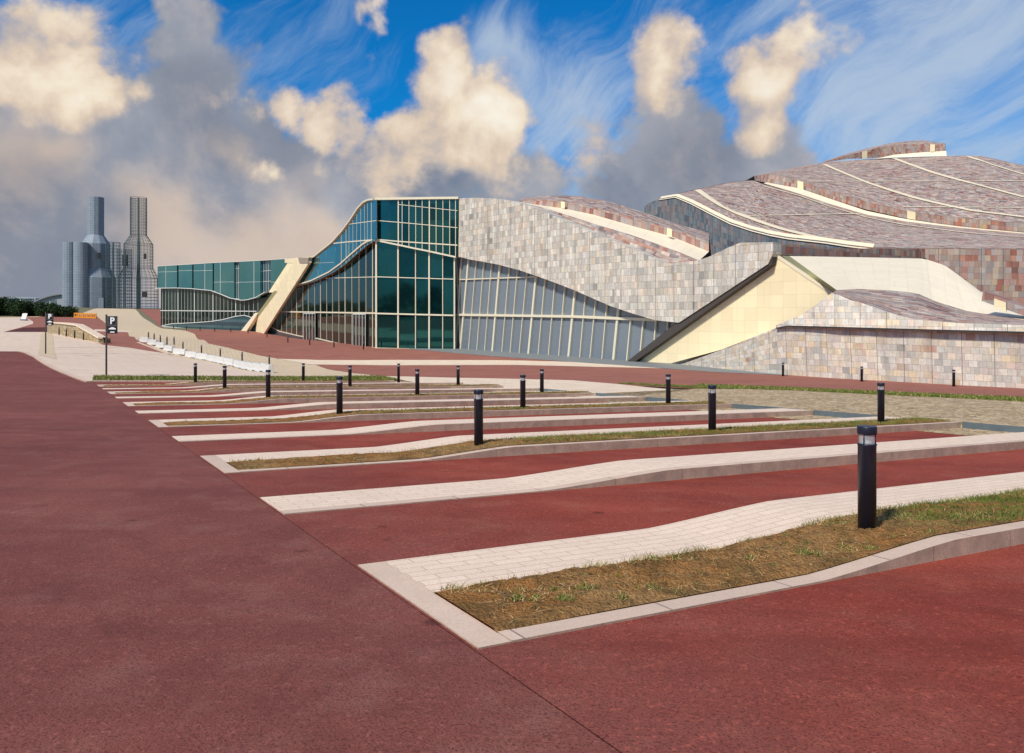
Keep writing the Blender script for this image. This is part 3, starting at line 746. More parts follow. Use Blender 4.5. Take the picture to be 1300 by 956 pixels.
for i,(xa,xb) in enumerate(boxes):
    xa,xb=195+xa/8.667,195+xb/8.667
    xsn=[xa]+[p[0] for p in ws if xa<p[0]<xb]+[xb]
    ring=[(xa,ci(wt,xa)-.2),(xb,ci(wt,xb)-.2)]+[(x,ci(ws,x)+.1) for x in xsn[::-1]]
    b=slab(P1,ring,.55,.6); mk('glass_bay',b,M['teal'],BLD)
    bb=NB(); mids=[p for p in (135,565,735,1105) if xa<195+p/8.667<xb]
    for m_ in mids:
        x=195+m_/8.667; bar(bb,P1,(x,ci(wt,x)),(x,ci(ws,x)),.16,.08,.56)
    y=358.3; bar(bb,P1,(xa,y if i>2 else 343.8+1.5*(i==0)),(xb,y-.5 if i>2 else 343.3+1.5*(i==0)),.07,.05,.56)
    mk('window_frame',bb,M['frame2'],BLD)
bb=NB()
for x in lowx:
    thick=.32 if round((x-195)*8.667) in (270,450,655,905) else .1
    bar(bb,P1,(x,ci(ws,x)),(x,ci(wb,x)),thick,.14,-.24)
bar(bb,P1,(204,394.3),(326,395.2),.22,.3,-.2)
pbar(bb,P1,[p for p in ws if p[0]<341],.18,.75,-.1)
pbar(bb,P1,[(205.4,413.8),(218,411),(244.6,409.8),(268.8,408),(282.7,405.8),(298.8,401.7),(310.4,400.2),(317.3,402.3),(330,408)],.2,.2,-.1)
pbar(bb,P1,wb,.3,.3,-.2)
for x in (265,433,655,900,918,935,1190,1215,1240,1265): bar(bb,P1,(195+x/8.667,ci(wt,195+x/8.667)),(195+x/8.667,ci(ws,195+x/8.667)),.14 if x<1000 else .1,.12,.01)
bar(bb,P1,(330,344.5),(345,343.2),.1,.1,.02); bar(bb,P1,(330,358),(345,356.8),.1,.1,.02)
bar(bb,P1,(296.5,341),(304,340.5),.1,.1,.02); bar(bb,P1,(296.5,359.2),(304,358.9),.1,.1,.02)
pbar(bb,P1,[(x,y-.3) for x,y in wt],.12,.7,-.05)
mk('window_frame',bb,M['frame2'],BLD)
# flat glass berm panel under the white sill curve
hc=[(205.4,413.8),(218,411),(244.6,409.8),(268.8,408),(282.7,405.8),(298.8,401.7),(310.4,400.2),(317.3,402.3),(330,408)]
mk('plinth_glazing',slab(P1,hc+[(332,423.5)]+wb[:3][::-1],-.18,0),M['blue'],BLD)
# end wall and roof of the wing
w0=P1.P(200.2,338.6,.5); w1=P1.P(368,329,.5)
bk=Vector((-P1.n.x,-P1.n.y,0))*26
b=NB(); zt=P1.P(200.2,338.6).z
Pa=P1.P(200.2,366,.5)
lp=P1.P(204.2,414,-.25)
face(b,[w0,Vector((w0.x,w0.y,Pa.z)),Vector((w0.x,w0.y,Pa.z))+bk,w0+bk]); face(b,[Vector((lp.x,lp.y,Pa.z+.1)),Vector((lp.x,lp.y,lp.z-1)),Vector((lp.x,lp.y,lp.z-1))+bk,Vector((lp.x,lp.y,Pa.z+.1))+bk])
mk('end_wall',b,M['blue'],BLD)
b=NB(); w0z=w0-Vector((0,0,.05)); w1z=w1-Vector((0,0,.05))
face(b,[w0z,w1z,w1z+bk,w0z+bk],[(0,0),(40,0),(40,26),(0,26)]); mk('roof',b,M['roofcream'],BLD)
# --- main glass
mt=[(385,328),(392,327.8),(401.4,326.2),(424.8,307.7),(438.3,292.9),(448.2,279.4),(458,264.6),(465.4,256.7),(471.5,254),(475,253.5),(478,253.3)]
ms=[(370.6,365),(379,363),(401.4,356.2),(423.5,345.8),(438.3,335.5),(453,322.5),(467.8,310),(475.2,306),(478,305.5)]
mb=[(336,423.5),(354.6,430),(379,433),(445.7,439),(478,442.3)]
lowm2=[70,90,112,138,165,190,222,250,283,313,345,375,408,440,475,512,548,582]; lx2=[330+x/4.0625 for x in lowm2]
glazing('lower_glazing',P2,[(372,366)]+ms[1:]+mb[::-1],-.3,M['dark'],lx2,[zrow(P2,440,397),zrow(P2,440,352.3)],BLD)
upm2=[300,320,340,360,390,420,445,460,480,500,520,540,555,575]; ux2=[330+x/4.0625 for x in upm2]
glazing('upper_glazing',P2,mt+[(478,306)]+ms[::-1][1:]+[(374,350)],.35,M['teal'],ux2,[zrow(P2,470,304.5),zrow(P2,470,280.5)],BLD)
bb=NB()
for x,m_ in zip(lx2,lowm2):
    th=.26 if m_ in (190,313,440,582) else .1
    top=ci(ms,x) if x>372 else 366+(372-x)*1.42
    bar(bb,P2,(x,top),(x,ci(mb,x)),th,.16,-.28)
bar(bb,P2,(352,395.6),(478,397.6),.3,.3,-.28); bar(bb,P2,(413,353.3),(478,351.5),.13,.2,-.28)
pbar(bb,P2,ms,.28,.8,-.3); pbar(bb,P2,mb,.35,.35,-.28)
pbar(bb,P2,[(339.8,412.3),(354.6,420.4),(379.2,426.3),(403.8,429.8),(433.4,436.9)],.22,.25,-.2)
mk('window_frame',bb,M['frame'],BLD)
mk('plinth_glazing',slab(P2,[(339.8,412.3),(354.6,420.4),(379.2,426.3),(403.8,429.8),(433.4,436.9),(379,433),(354.6,430),(338,424)],-.16,0),M['blue'],BLD)
bb=NB()
for x,m_ in zip(ux2,upm2):
    if m_ in (420,445,575): th=.16
    elif m_<400: continue
    else: th=.08
    bar(bb,P2,(x,ci(mt,x)),(x,ci(ms,x)),th,.1,.36)
pbar(bb,P2,[(423.5,309),(440,307.2),(472.8,304.5)],.2,.14,.36); bar(bb,P2,(441,285),(478,280),.12,.12,.36); bar(bb,P2,(399,334),(424,333),.05,.05,.36)
pbar(bb,P2,mt,.3,.5,.1)
mk('window_frame',bb,M['frame'],BLD)
# doors
for px0,px1,top in ((225,285,642),(480,545,645)):
    xa,xb=330+px0/4.0625,330+px1/4.0625; yt=240+top/4.0625
    d=mk('door',slab(P2,[(xa,yt),(xb,yt),(xb,ci(mb,xb)-.5),(xa,ci(mb,xa)-.5)],-.1,.1),M['dark'],BLD)
    bb=NB()
    for i in range(5):
        x=xa+(xb-xa)*i/4; bar(bb,P2,(x,yt),(x,ci(mb,x)-.5),.16,.14,-.09)
    bar(bb,P2,(xa,yt),(xb,yt),.16,.16,-.09)
    mk('door_frame',bb,M['frame2'],d)
# --- front glass
m3=[(478,253.3),(520,252.7),(550,252.3),(583.5,252)]
s3=[(478,305.5),(490,307.6),(506,310.9),(528,315.6),(544,318.8),(581,326.8)]
b3=[(478,442.3),(506,443),(577,444.5)]
lx3=[330+x/4.0625 for x in (715,805,875,945,1005)]
ux3=[330+x/4.0625 for x in (715,735,770,805,838,875,910,945,980,1010,1030)]
glazing('lower_glazing',P3,s3+[(578,327),(577,444.5)]+b3[:2][::-1],-.25,M['tealdk'],[478+26.5]+lx3,[zrow(P3,500,398.3),zrow(P3,500,352)],BLD)
glazing('upper_glazing',P3,m3+[(581,326.8)]+s3[:-1][::-1],.3,M['tealdk'],ux3+[493.7],[zrow(P3,500,282),zrow(P3,500,261)],BLD)
bb=NB()
for x,w in zip(lx3,(.26,.14,.26,.12,.24)): bar(bb,P3,(x,ci(s3,x)),(x,ci(b3,x)),w,.18,-.24)
bar(bb,P3,(479,351.5),(577,354.5),.14,.2,-.24); bar(bb,P3,(479,397.9),(577,400.4),.26,.25,-.24); pbar(bb,P3,b3,.3,.3,-.24)
pbar(bb,P3,s3,.28,.65,-.25); bar(bb,P3,(478.3,305),(478.3,442),.3,.2,-.25)
mk('window_frame',bb,M['frame'],BLD)
bb=NB()
for i,x in enumerate(ux3): bar(bb,P3,(x,ci(m3,x)),(x,ci(s3,x)),.2 if i in(0,5) else .1,.1,.31)
pbar(bb,P3,[(478,304),(506,306.5),(581,311.4)],.2,.12,.31); pbar(bb,P3,[(478,280),(506,282.3),(581,289.2)],.12,.12,.31); bar(bb,P3,(506,259.7),(581,267.6),.1,.1,.31)
pbar(bb,P3,[(x,y-.2) for x,y in m3],.4,.5,.1); bar(bb,P3,(478,253),(478,305),.22,.16,.31)
mk('window_frame',bb,M['frame'],BLD)
# --- stone front
W4=[(583.5,252),(600,251),(630,252),(655,256),(685,266),(716,280),(747,293),(779,306),(812,320),(847,334.6),(884,331),(900,326),(925,314),(940,308),(981,307.5)]
Bt=z4([(42,365),(100,380),(240,405),(350,435),(430,462),(520,495),(610,530),(700,570),(780,605),(890,642),(1000,675),(1115,687)])
mk('stone_wall',slab(P4,W4+[(981,322),(975,335)]+Bt[::-1],.0,1.1),M['stone'],BLD)
# --- leaning grey glass
base5=z4([(28,817),(215,832),(400,845),(600,858),(800,872),(868,877)])
Mg,ntx,bgx=mat('grey_blind_glass'); uvv=uvn(ntx)
mp=N(ntx,'ShaderNodeMapping'); mp.inputs['Scale'].default_value=(.15,7,1); ntx.links.new(uvv,mp.inputs[0])
cc=mixc(ntx,noise(ntx,mp.outputs[0],2,4,.7),(.17,.21,.25),(.3,.35,.4))
cc=mixc(ntx,math_(ntx,'MULTIPLY',noise(ntx,uvv,.12,3),.6),cc,(.15,.19,.24))
ntx.links.new(cc,bgx.inputs['Base Color']); bgx.inputs['Roughness'].default_value=.22; bgx.inputs['Metallic'].default_value=.25; bgx.inputs['Specular IOR Level'].default_value=.7
mk('grey_glazing',slab(P5,[(577.5,322)]+[(x,y-3) for x,y in Bt[1:]]+base5[::-1],0,0),Mg,BLD)
bb=NB()
def slant(xt,xb,w,ytop=None,dp=.2):
    X0=570+xt/3.824; Y0=ci(Bt,X0)-1 if ytop is None else ytop; X1=570+xb/3.824; Y1=ci(base5,X1)
    # do not run past the soffit diagonal
    if X1>797: 
        X1=min(X1,860); Y1=459-(X1-797)*.775
    bar(bb,P5,(X0,Y0),(X1,Y1),w,dp,.02)
for a,c in ((100,60),(252,215),(428,390),(617,585),(828,803)): slant(a,c,.32)
for a,c in ((65,35),(138,100),(175,140),(213,178),(298,262),(338,302),(384,346),(472,438),(520,488),(568,538),(668,640),(718,690),(772,748)): slant(a,c,.11)
for a,c in ((888,868),(950,935),(1010,1003),(1068,1066)): slant(a,c,.14,404.5)
bar(bb,P5,(577.8,399.5),(727,401.7),.3,.3,.02); bar(bb,P5,(727,401.7),(836,406.2),.3,.3,.02); bar(bb,P5,(578,355.3),(684,351.4),.14,.2,.02)
bar(bb,P5,(580,327),(586,443.5),.1,.2,.02); bar(bb,P5,(577,324),(572,443),.12,.3,.02)
mk('window_frame',bb,M['frame'],BLD)
# dark soffit diagonal
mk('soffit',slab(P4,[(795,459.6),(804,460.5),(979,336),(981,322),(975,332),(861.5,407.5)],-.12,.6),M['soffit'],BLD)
bb=NB(); mk('shadow_strip',slab(P4,[(800,460),(806,461),(979,338),(975,335)],-.9,.3,bb),M['black'],BLD)  # black strip painted as the shadow line under the slab edge
# --- cream buttress (fin)
fa=[(304,423.5),(333,424.5),(391.5,334.5),(392,326.5),(361,328.6),(362,333.5),(372,334)]
PF=Pl((e_.x,e_.y),(c_.x,c_.y),1.1)
FIN=[(311.5,424),(334,425),(392,333.5),(392,326),(361.5,328.6),(361.5,333.6),(372,334.4)]
fb=mk('buttress',slab(PF,FIN,0,.4),M['cream'],BLD)
mk('buttress_side',slab(P1,[(304,422.5),(311,423.5),(327,398),(324,397)],.9,.8),M['line'],BLD)
mk('buttress_side',slab(P1,[(341,371),(349,371.5),(372,334.6),(365,334.2)],.9,.8),M['cream'],BLD)
mk('soffit',slab(PF,[(318,410),(322,410),(352,370),(348,369)],.03,.1),M['olive'],BLD)
mk('roof_hatch',slab(PF,[(378.5,327),(391.5,327),(391,334),(380,334)],.1,.6),flat('taupe_metal',(.33,.27,.2),.5),BLD)
# --- roofs behind the stone front
def res(c,n):
    L=[0]
    for a,b in zip(c,c[1:]): L.append(L[-1]+(b-a).length)
    out=[]
    for i in range(n):
        t=L[-1]*i/(n-1); k=0
        while k<len(L)-2 and L[k+1]<t: k+=1
        out.append(c[k]+(c[k+1]-c[k])*((t-L[k])/max(1e-9,L[k+1]-L[k])))
    return out
def loft(name,curves,m,parent,n=40,sub=5,thick=0,swap=False):
    """surface through 3-D curves; UV in metres"""
    R=[res(c,n) for c in curves]; rows=[]
    for a,b in zip(R,R[1:]):
        for j in range(sub): rows.append([p+(q-p)*(j/sub) for p,q in zip(a,b)])
    rows.append(R[-1])
    b=NB(); l=b.loops.layers.uv.active
    V=[[b.verts.new(p) for p in r] for r in rows]
    mid=rows[len(rows)//2]; U=[0]
    for p,q in zip(mid,mid[1:]): U.append(U[-1]+(q-p).length)
    Vv=[0]
    for i in range(1,len(rows)): Vv.append(Vv[-1]+(rows[i][n//2]-rows[i-1][n//2]).length)
    for i in range(len(rows)-1):
        for j in range(n-1):
            f=b.faces.new((V[i][j],V[i][j+1],V[i+1][j+1],V[i+1][j]))
            for lo,(ii,jj) in zip(f.loops,((i,j),(i,j+1),(i+1,j+1),(i+1,j))): lo[l].uv=(Vv[ii],U[jj]) if swap else (U[jj],Vv[ii])
    b.normal_update()
    up=sum(f.normal.z+ -.6*f.normal.y for f in b.faces)
    if up<0: bmesh.ops.reverse_faces(b,faces=b.faces[:])
    return mk(name,b,m,parent)
def cur(*p): return [PT(*q) for q in p]
edge4=[P4.P(x,y,-.55) for x,y in W4[3:11]]            # top edge of the stone front where the roof meets it
edge4in=[p+Vector((.5,.7,.0)) for p in edge4]
ridA=[p+Vector((2.2,3.0,.35)) for p in edge4in]
def d4(px): return P4.P(px,300).y
cr=z4([(340,102),(400,110),(480,122),(560,133),(700,162),(900,220),(1080,268),(1262,342)])   # lower edge of the riser
cru=z4([(345,92),(400,88),(480,92),(560,100),(700,126),(900,182),(1080,232),(1262,292)])    # upper edge of the riser
top=z4([(350,86),(370,80),(480,70),(620,71),(750,92),(900,136),(1080,198),(1262,252)])       # silhouette
RL=[PT(x,y,d4(x)+7+i*.2) for i,(x,y) in enumerate(cr)]
RU=[PT(x,y,d4(x)+7.1+i*.2) for i,(x,y) in enumerate(cru)]
RT=[PT(x,y,d4(x)+19) for x,y in top]
mid=z4([(335,101),(430,122),(560,160),(700,205),(850,250),(1000,300),(1120,345),(1215,385)])
RM=[PT(x,y,d4(x)+3.2) for x,y in mid]
W4e=[P4.P(x,y,-.5)+Vector((0,0,-.06)) for x,y in z4([(325,100),(430,140),(560,195),(700,250),(800,295),(950,355),(1060,398),(1190,392)])]
loft('roof',[W4e,RM],M['roof'],BLD,60,6)
loft('roof_skylight_plate',[RM,RL],M['roofcream'],BLD,60,4)
loft('roof_riser',[RL,RU],M['rust'],BLD,60,3)
loft('roof',[RU,RT],M['roof'],BLD,60,8)
loft('roof_edge',[[p+Vector((0,0,.08)) for p in W4e],[p+Vector((.25,.5,.12)) for p in W4e]],M['line'],BLD,60,1)
# cream openings in the riser
def quadobj(name,pts,m,parent):
    b=NB(); face(b,pts,[(0,0),(1,0),(1,1),(0,1)]); return mk(name,b,m,parent)
for (xa,xb) in ((543,562),(1058,1082)):
    X0,X1=570+xa/3.824,570+xb/3.824
    q=[]
    for X,cv in ((X0,cr),(X1,cr),(X1,cru),(X0,cru)): q.append(PT(X,ci(cv,X),d4(X)+6.9))
    quadobj('roof_vent',q,M['cream'],BLD)
# closing backs so the roofs are solid from the side
loft('roof_back',[RT,[Vector((p.x+3,p.y+6,-4)) for p in RT]],M['bluegrey'],BLD,30,2)

# ------------------------------------------------------------------ BEIGE WEDGE AND STONE ANNEXE
ANX=empty('stone_annexe_building',(20,55,H(20,55)),'low stone-clad wing with a sloping cream wall and pale roof','building')
mk('cream_wall',slab(P6,[(797,460.5),(862,464.5)]+z5([(490,665),(665,600),(668,553),(480,428),(455,440)])+[(975,333)],0,.3),M['cream'],ANX)
def ray_on(px,py,d): return PT(px,py,d)
mk('cream_coping',slab(P6,z5([(472,427),(486,427),(668,548),(664,557)]),.05,.25),M['line'],ANX)
# right wall following a gentle curve
wallp=[(850,461.5,68.7),(865,463.3,66.8),(925,470,60.2),(992,476.8,54.6),(1060,481,50.6),(1130,485,47.6),(1207,489.6,44.4),(1300,494.5,41.2),(1420,502,37.6)]
bot=[PT(*p) for p in wallp]
tops=[(850,461),(865,462.5),(925,441),(992,413.6),(1060,415.5),(1130,417.5),(1207,419.5),(1300,422),(1420,425.5)]
tp=[PT(x,y,w[2]+(0 if i<3 else .06)) for i,((x,y),w) in enumerate(zip(tops,wallp))]
loft('stone_wall',[[p-Vector((0,0,.4)) for p in bot],tp],M['wall'],ANX,60,4)
lipb=[(985,416,55.0),(1000,413.2,53.9),(1060,414.8,50.3),(1130,416.8,47.3),(1207,418.8,44.1),(1300,421,40.9),(1420,424.5,37.3)]
lipt=[(985,413,55.0),(1020,399,53.2),(1056,371.5,51.8),(1104,388,49.),(1138,400,47.2),(1165,406,46.),(1223,410.5,43.8),(1300,412.5,41.),(1420,414.5,37.4)]
LB=[PT(x,y,d-.1) for x,y,d in lipb]; LT=[PT(x,y,d-.1) for x,y,d in lipt]
# the upper band runs from the crest of the slope to the right; build it over common stations
def stations(l,xs): 
    xx=[p[0] for p in l]; return [PT(x,float(np.interp(x,xx,[p[1] for p in l])),float(np.interp(x,xx,[p[2] for p in l]))-.1) for x in xs]
sx=[985,1000,1015,1030,1045,1056,1063,1080,1104,1120,1138,1165,1195,1223,1260,1300,1360,1420]
def straight(a,b):
    bmn=NB(); l=bmn.loops.layers.uv.active; u=0
    for i in range(len(a)-1):
        du=(a[i+1]-a[i]).length
        f=face(bmn,[a[i],a[i+1],b[i+1],b[i]],[(u,a[i].z),(u+du,a[i+1].z),(u+du,b[i+1].z),(u,b[i].z)]); u+=du
    bmn.normal_update()
    return bmn
SB=stations(lipb,sx); STp=stations(lipt,sx)
bmn=straight(SB,STp)
back=[p+Vector((.35,.25,0)) for p in SB]
for i in range(len(SB)-1): face(bmn,[SB[i],SB[i+1],back[i+1],back[i]])
mk('stone_parapet',bmn,M['wall'],ANX)
mk('shadow_strip',straight([p+Vector((-.02,-.03,-.09)) for p in SB],[p+Vector((.02,.03,.0)) for p in SB]),M['black'],ANX)  # thin black strip standing in for the shadow beneath the parapet lip
# dressed left slope of the wall against the cream wall
loft('stone_slope',[[PT(850,461.6,68.6),PT(925,441.5,60.4),PT(992,414,54.9)],[P6.P(865,464),P6.P(925,441),P6.P(988,415.5)]],M['wall'],ANX,20,3)
# tiled roof above the parapet
rt=[(1062,368.6,53.5),(1090,367,57),(1130,369,59),(1165,372.7,59.5),(1188,383,58),(1227,395,55),(1300,406.5,49.5),(1420,409,45)]
rl=[(1057,371.2,51.7),(1080,380,50.2),(1104,388.4,49.),(1138,400.4,47.2),(1165,406.2,46.),(1223,410.7,43.8),(1300,412.7,41.),(1420,414.7,37.4)]
loft('roof',[cur(*rl),cur(*rt)],M['roof'],ANX,60,6)
# pale roof plate
up=[(1002,325,64),(1060,326,68),(1120,327.2,73),(1173,328.3,78),(1200,337,74),(1246,371,63),(1300,400,56),(1420,412,52)]
dn=[(1062,368.4,53.8),(1090,366.8,57),(1130,368.8,59),(1165,372.4,59.5),(1188,382.7,58),(1227,394.7,55),(1300,406.2,49.5),(1420,408.7,45)]
loft('roof_plate',[cur(*dn),cur(*up)],M['roofcream'],ANX,40,10)
loft('gutter',[[P6.P(*q,-.1) for q in z5([(486,427),(668,548)])],[PT(1002,325,63.8),PT(1062,368.2,53.7)]],M['olive'],ANX,20,2)
# short stone block and vent at the right
b=NB(); Pz=Pl((30.5,52),(34,47))
mk('stone_block',slab(Pz,[(1248,369.5),(1300,391),(1340,404),(1340,414),(1300,401),(1246,382)],0,1.2),M['rust'],ANX)
mk('roof_vent',slab(Pz,[(1262,379),(1277,384.5),(1277,396),(1262,390)],.06,.1),M['cream'],ANX)

# ------------------------------------------------------------------ HILL BUILDING BEHIND
HIL=empty('hill_roof_building',(60,95,H(60,95)),'large hill-shaped building behind with tiled red and grey wave roof','building')
def zz(l): return [PT(800+x/2.6,160+y/2.6,d) for x,y,d in l]
edge=[(48,268,132),(70,252,130),(95,240,128),(150,231,123),(200,252,118),(260,283,112),(330,318,107),(400,341,102),(460,356,98),(520,367,95),(640,380,90),(720,392,87),(800,401,84),(980,403,81),(1300,406,78),(1560,410,76)]
sil=[(48,266,134),(90,239,139),(150,224,145),(240,204,150),(330,185,155),(405,178,160)]
valU=[(450,186,152),(560,206,146),(660,240,138),(780,280,130),(900,305,122),(1000,320,116),(1100,333,112),(1300,352,104),(1560,366,98)]
valL=[(440,189,150),(560,224,142),(660,257,135),(780,292,128.5),(900,313,121),(1000,326,115),(1100,337,111),(1300,355,103.4),(1560,368,97.6)]
sb2=[(410,180,158),(450,187,152.2),(560,206,146.2),(660,240,138.2),(780,276,130.2),(900,303,122.2),(1000,319,116.2),(1100,333,112.2),(1300,351,104.2),(1560,365,98.2)]
st2=[(410,165,158),(460,158,152.2),(560,181,146.2),(660,214,138.2),(780,250,130.2),(900,277,122.2),(1000,293,116.2),(1100,304,112.2),(1300,320,104.2),(1560,332,98.2)]
crest=[(410,164,160),(520,141,172),(640,120,182),(830,107,192),(1045,99,190),(1110,97,188),(1160,99,186),(1220,112,183),(1300,130,178),(1560,168,168)]
# lower roof sheet between the cream edge and the valley/silhouette
upA=[(48,267,133),(90,240,138),(150,225,144),(240,205,149),(330,186,154),(405,179,158)]+[(440,192,149)]+valL[1:]
E_=[PT(800+x/2.6,160+y/2.6,d) for x,y,d in edge]
def zs_curve(l,n=60):
    xx=[p[0] for p in l]; X=np.linspace(xx[0],xx[-1],n)
    return X,[PT(800+x/2.6,160+float(np.interp(x,xx,[p[1] for p in l]))/2.6,float(np.interp(x,xx,[p[2] for p in l]))) for x in X]
loftA=loft('roof',[E_,zz(upA)],M['roof'],HIL,90,16)
loft('roof_valley',[zz(valL),zz(valU)],M['roofcream'],HIL,60,3)
loft('roof_riser',[zz(sb2),zz(st2)],M['rust'],HIL,70,3)
loftB=loft('roof',[zz(st2),zz(crest)],M['roof'],HIL,90,16)
# crest slab
ct0=[(640,121,181.8),(720,108,186),(780,107,189),(830,104,191),(900,92,191.5),(1040,82,191)]
ct1=[(640,118,182),(720,95,186.2),(780,82,189.2),(830,68,191.2),(900,60,191.7),(1040,60,191.2)]
ct2=[(640,116,190),(720,90,196),(780,74,200),(870,54,203),(960,46.5,204),(1040,57,203)]
loft('roof_riser',[zz(ct0),zz(ct1)],M['rust'],HIL,40,3)
loft('roof',[zz(ct1),zz(ct2)],M['roof'],HIL,40,4)
loft('roof_valley',[zz([(800,108,189.5),(870,104,190.5),(960,101,190),(1045,99,189.4)]),zz([(830,104,190.8),(870,95,191.2),(960,87,191.2),(1043,82,190.9)])],M['roofcream'],HIL,20,2)
mk('crest_end',straight(zz([(1040,82,191),(1041,82,203)]),zz([(1040,60,191.2),(1041,57,203)])),M['bluegrey'],HIL)
# side wall below the cream edge (blue-grey slabs) and the warm wall further right
loft('side_wall',[[Vector((p.x,p.y,-4)) for p in E_[:12]],[Vector((p.x,p.y,p.z-.02)) for p in E_[:12]]],M['bluegrey'],HIL,70,6)
loft('side_wall',[[Vector((p.x,p.y,-4)) for p in E_[11:]],[Vector((p.x,p.y,p.z-.02)) for p in E_[11:]]],M['rust'],HIL,50,6)
loft('back_wall',[zz(sil[:1])+zz(sil[1:])+zz(crest),[Vector((p.x+8,p.y+14,-4)) for p in zz(sil)+zz(crest)]],M['bluegrey'],HIL,40,2)
# cream trims laid on the roofs
def hug(name,obj,zpts,w,m,parent,lift=.12,n=40):
    bvh=BVHTree.FromPolygons([v.co.copy() for v in obj.data.vertices],[tuple(p.vertices) for p in obj.data.polygons])
    pts=[]; X=np.array(zpts,float); L=np.r_[0,np.cumsum(np.hypot(*(np.diff(X,axis=0).T)))]
    for t in np.linspace(0,L[-1],n):
        x=float(np.interp(t,L,X[:,0])); y=float(np.interp(t,L,X[:,1]))
        d=PT(800+x/2.6,160+y/2.6,1)-Vector((0,0,EYE)); h=bvh.ray_cast(Vector((0,0,EYE)),d.normalized())
        if h[0]: 
            nn=h[1]; nn=-nn if nn.dot(d)>0 else nn
            pts.append((h[0]+nn*lift,nn))
    b=NB(); prev=None
    for i,(p,nn) in enumerate(pts):
        q=pts[min(i+1,len(pts)-1)][0]-pts[max(i-1,0)][0]
        if q.length<1e-6: continue
        s_=q.normalized().cross(nn).normalized()*w/2
        r=(b.verts.new(p-s_),b.verts.new(p+s_))
        if prev: b.faces.new((prev[0],prev[1],r[1],r[0]))
        prev=r
    return mk(name,b,m,parent)
for l in ([(640,128),(710,158),(780,187),(870,217),(950,241),(1040,262),(1130,281),(1300,302),(1400,312)],[(872,108),(930,130),(1000,155),(1070,175),(1150,196),(1300,236),(1400,255)],[(1112,101),(1160,116),(1200,130),(1300,161),(1400,185)]):
    hug('roof_trim',loftB,l,1.0,M['line'],HIL)
for l in ([(590,184),(900,184),(1400,182)],[(900,268),(1100,270),(1400,272)]): hug('roof_trim',loftB,l,.5,M['line'],HIL)
for l in ([(222,212),(255,236),(300,266),(340,285),(380,300),(440,322),(500,342),(640,376)],[(100,240),(150,234),(200,256),(260,288),(330,322),(400,345),(460,360),(520,371),(640,384)]):
    hug('roof_trim',loftA,l,1.1,M['line'],HIL)
hug('roof_trim',loftA,[(380,298),(500,296),(640,293),(760,291)],.4,M['line'],HIL)
hug('roof_trim',loftA,[(440,200),(560,232),(660,268),(780,303),(900,327),(1100,353),(1300,369),(1400,376)],.6,M['line'],HIL)
# cream edge along the side wall
loft('roof_edge',[[Vector((p.x,p.y,p.z-.25))+Vector((-.1,-.14,0)) for p in E_[2:13]],[p+Vector((.5,.6,.45)) for p in E_[2:13]]],M['line'],HIL,60,1)
# cream squares in the riser
def rq(x0,x1,ls,lt,dd=.35):
    q=[]
    for x,l in ((x0,ls),(x1,ls),(x1,lt),(x0,lt)):
        xx=[p[0] for p in l]; q.append(PT(800+x/2.6,160+float(np.interp(x,xx,[p[1] for p in l]))/2.6,float(np.interp(x,xx,[p[2] for p in l]))-dd))
    return q
for x0,x1 in ((552,572),(914,942)): quadobj('roof_vent',rq(x0,x1,sb2,st2),M['cream'],HIL)
for x0,x1 in ((765,783),(990,1006)): quadobj('roof_vent',rq(x0,x1,ct0,ct1),M['cream'],HIL)
# rusty stone band above the pale roof
Pq=Pl((PT(981,320,66).x,66),(PT(1175,320,80).x,80))
mk('stone_band',slab(Pq,z5([(470,389),(560,392),(650,397),(650,433),(560,428),(470,424)]),0,3),M['rust'],HIL)
mk('stone_band',slab(Pq,z5([(650,404),(800,404),(978,405),(978,436),(850,436),(650,430)]),-.6,2),M['rust'],HIL)
mk('shadow_strip',slab(Pq,z5([(472,424),(560,428),(650,432),(978,437),(978,441),(650,435),(472,428)]),-.3,2),M['black'],HIL)  # black strip drawn as shadow along the foot of the bands

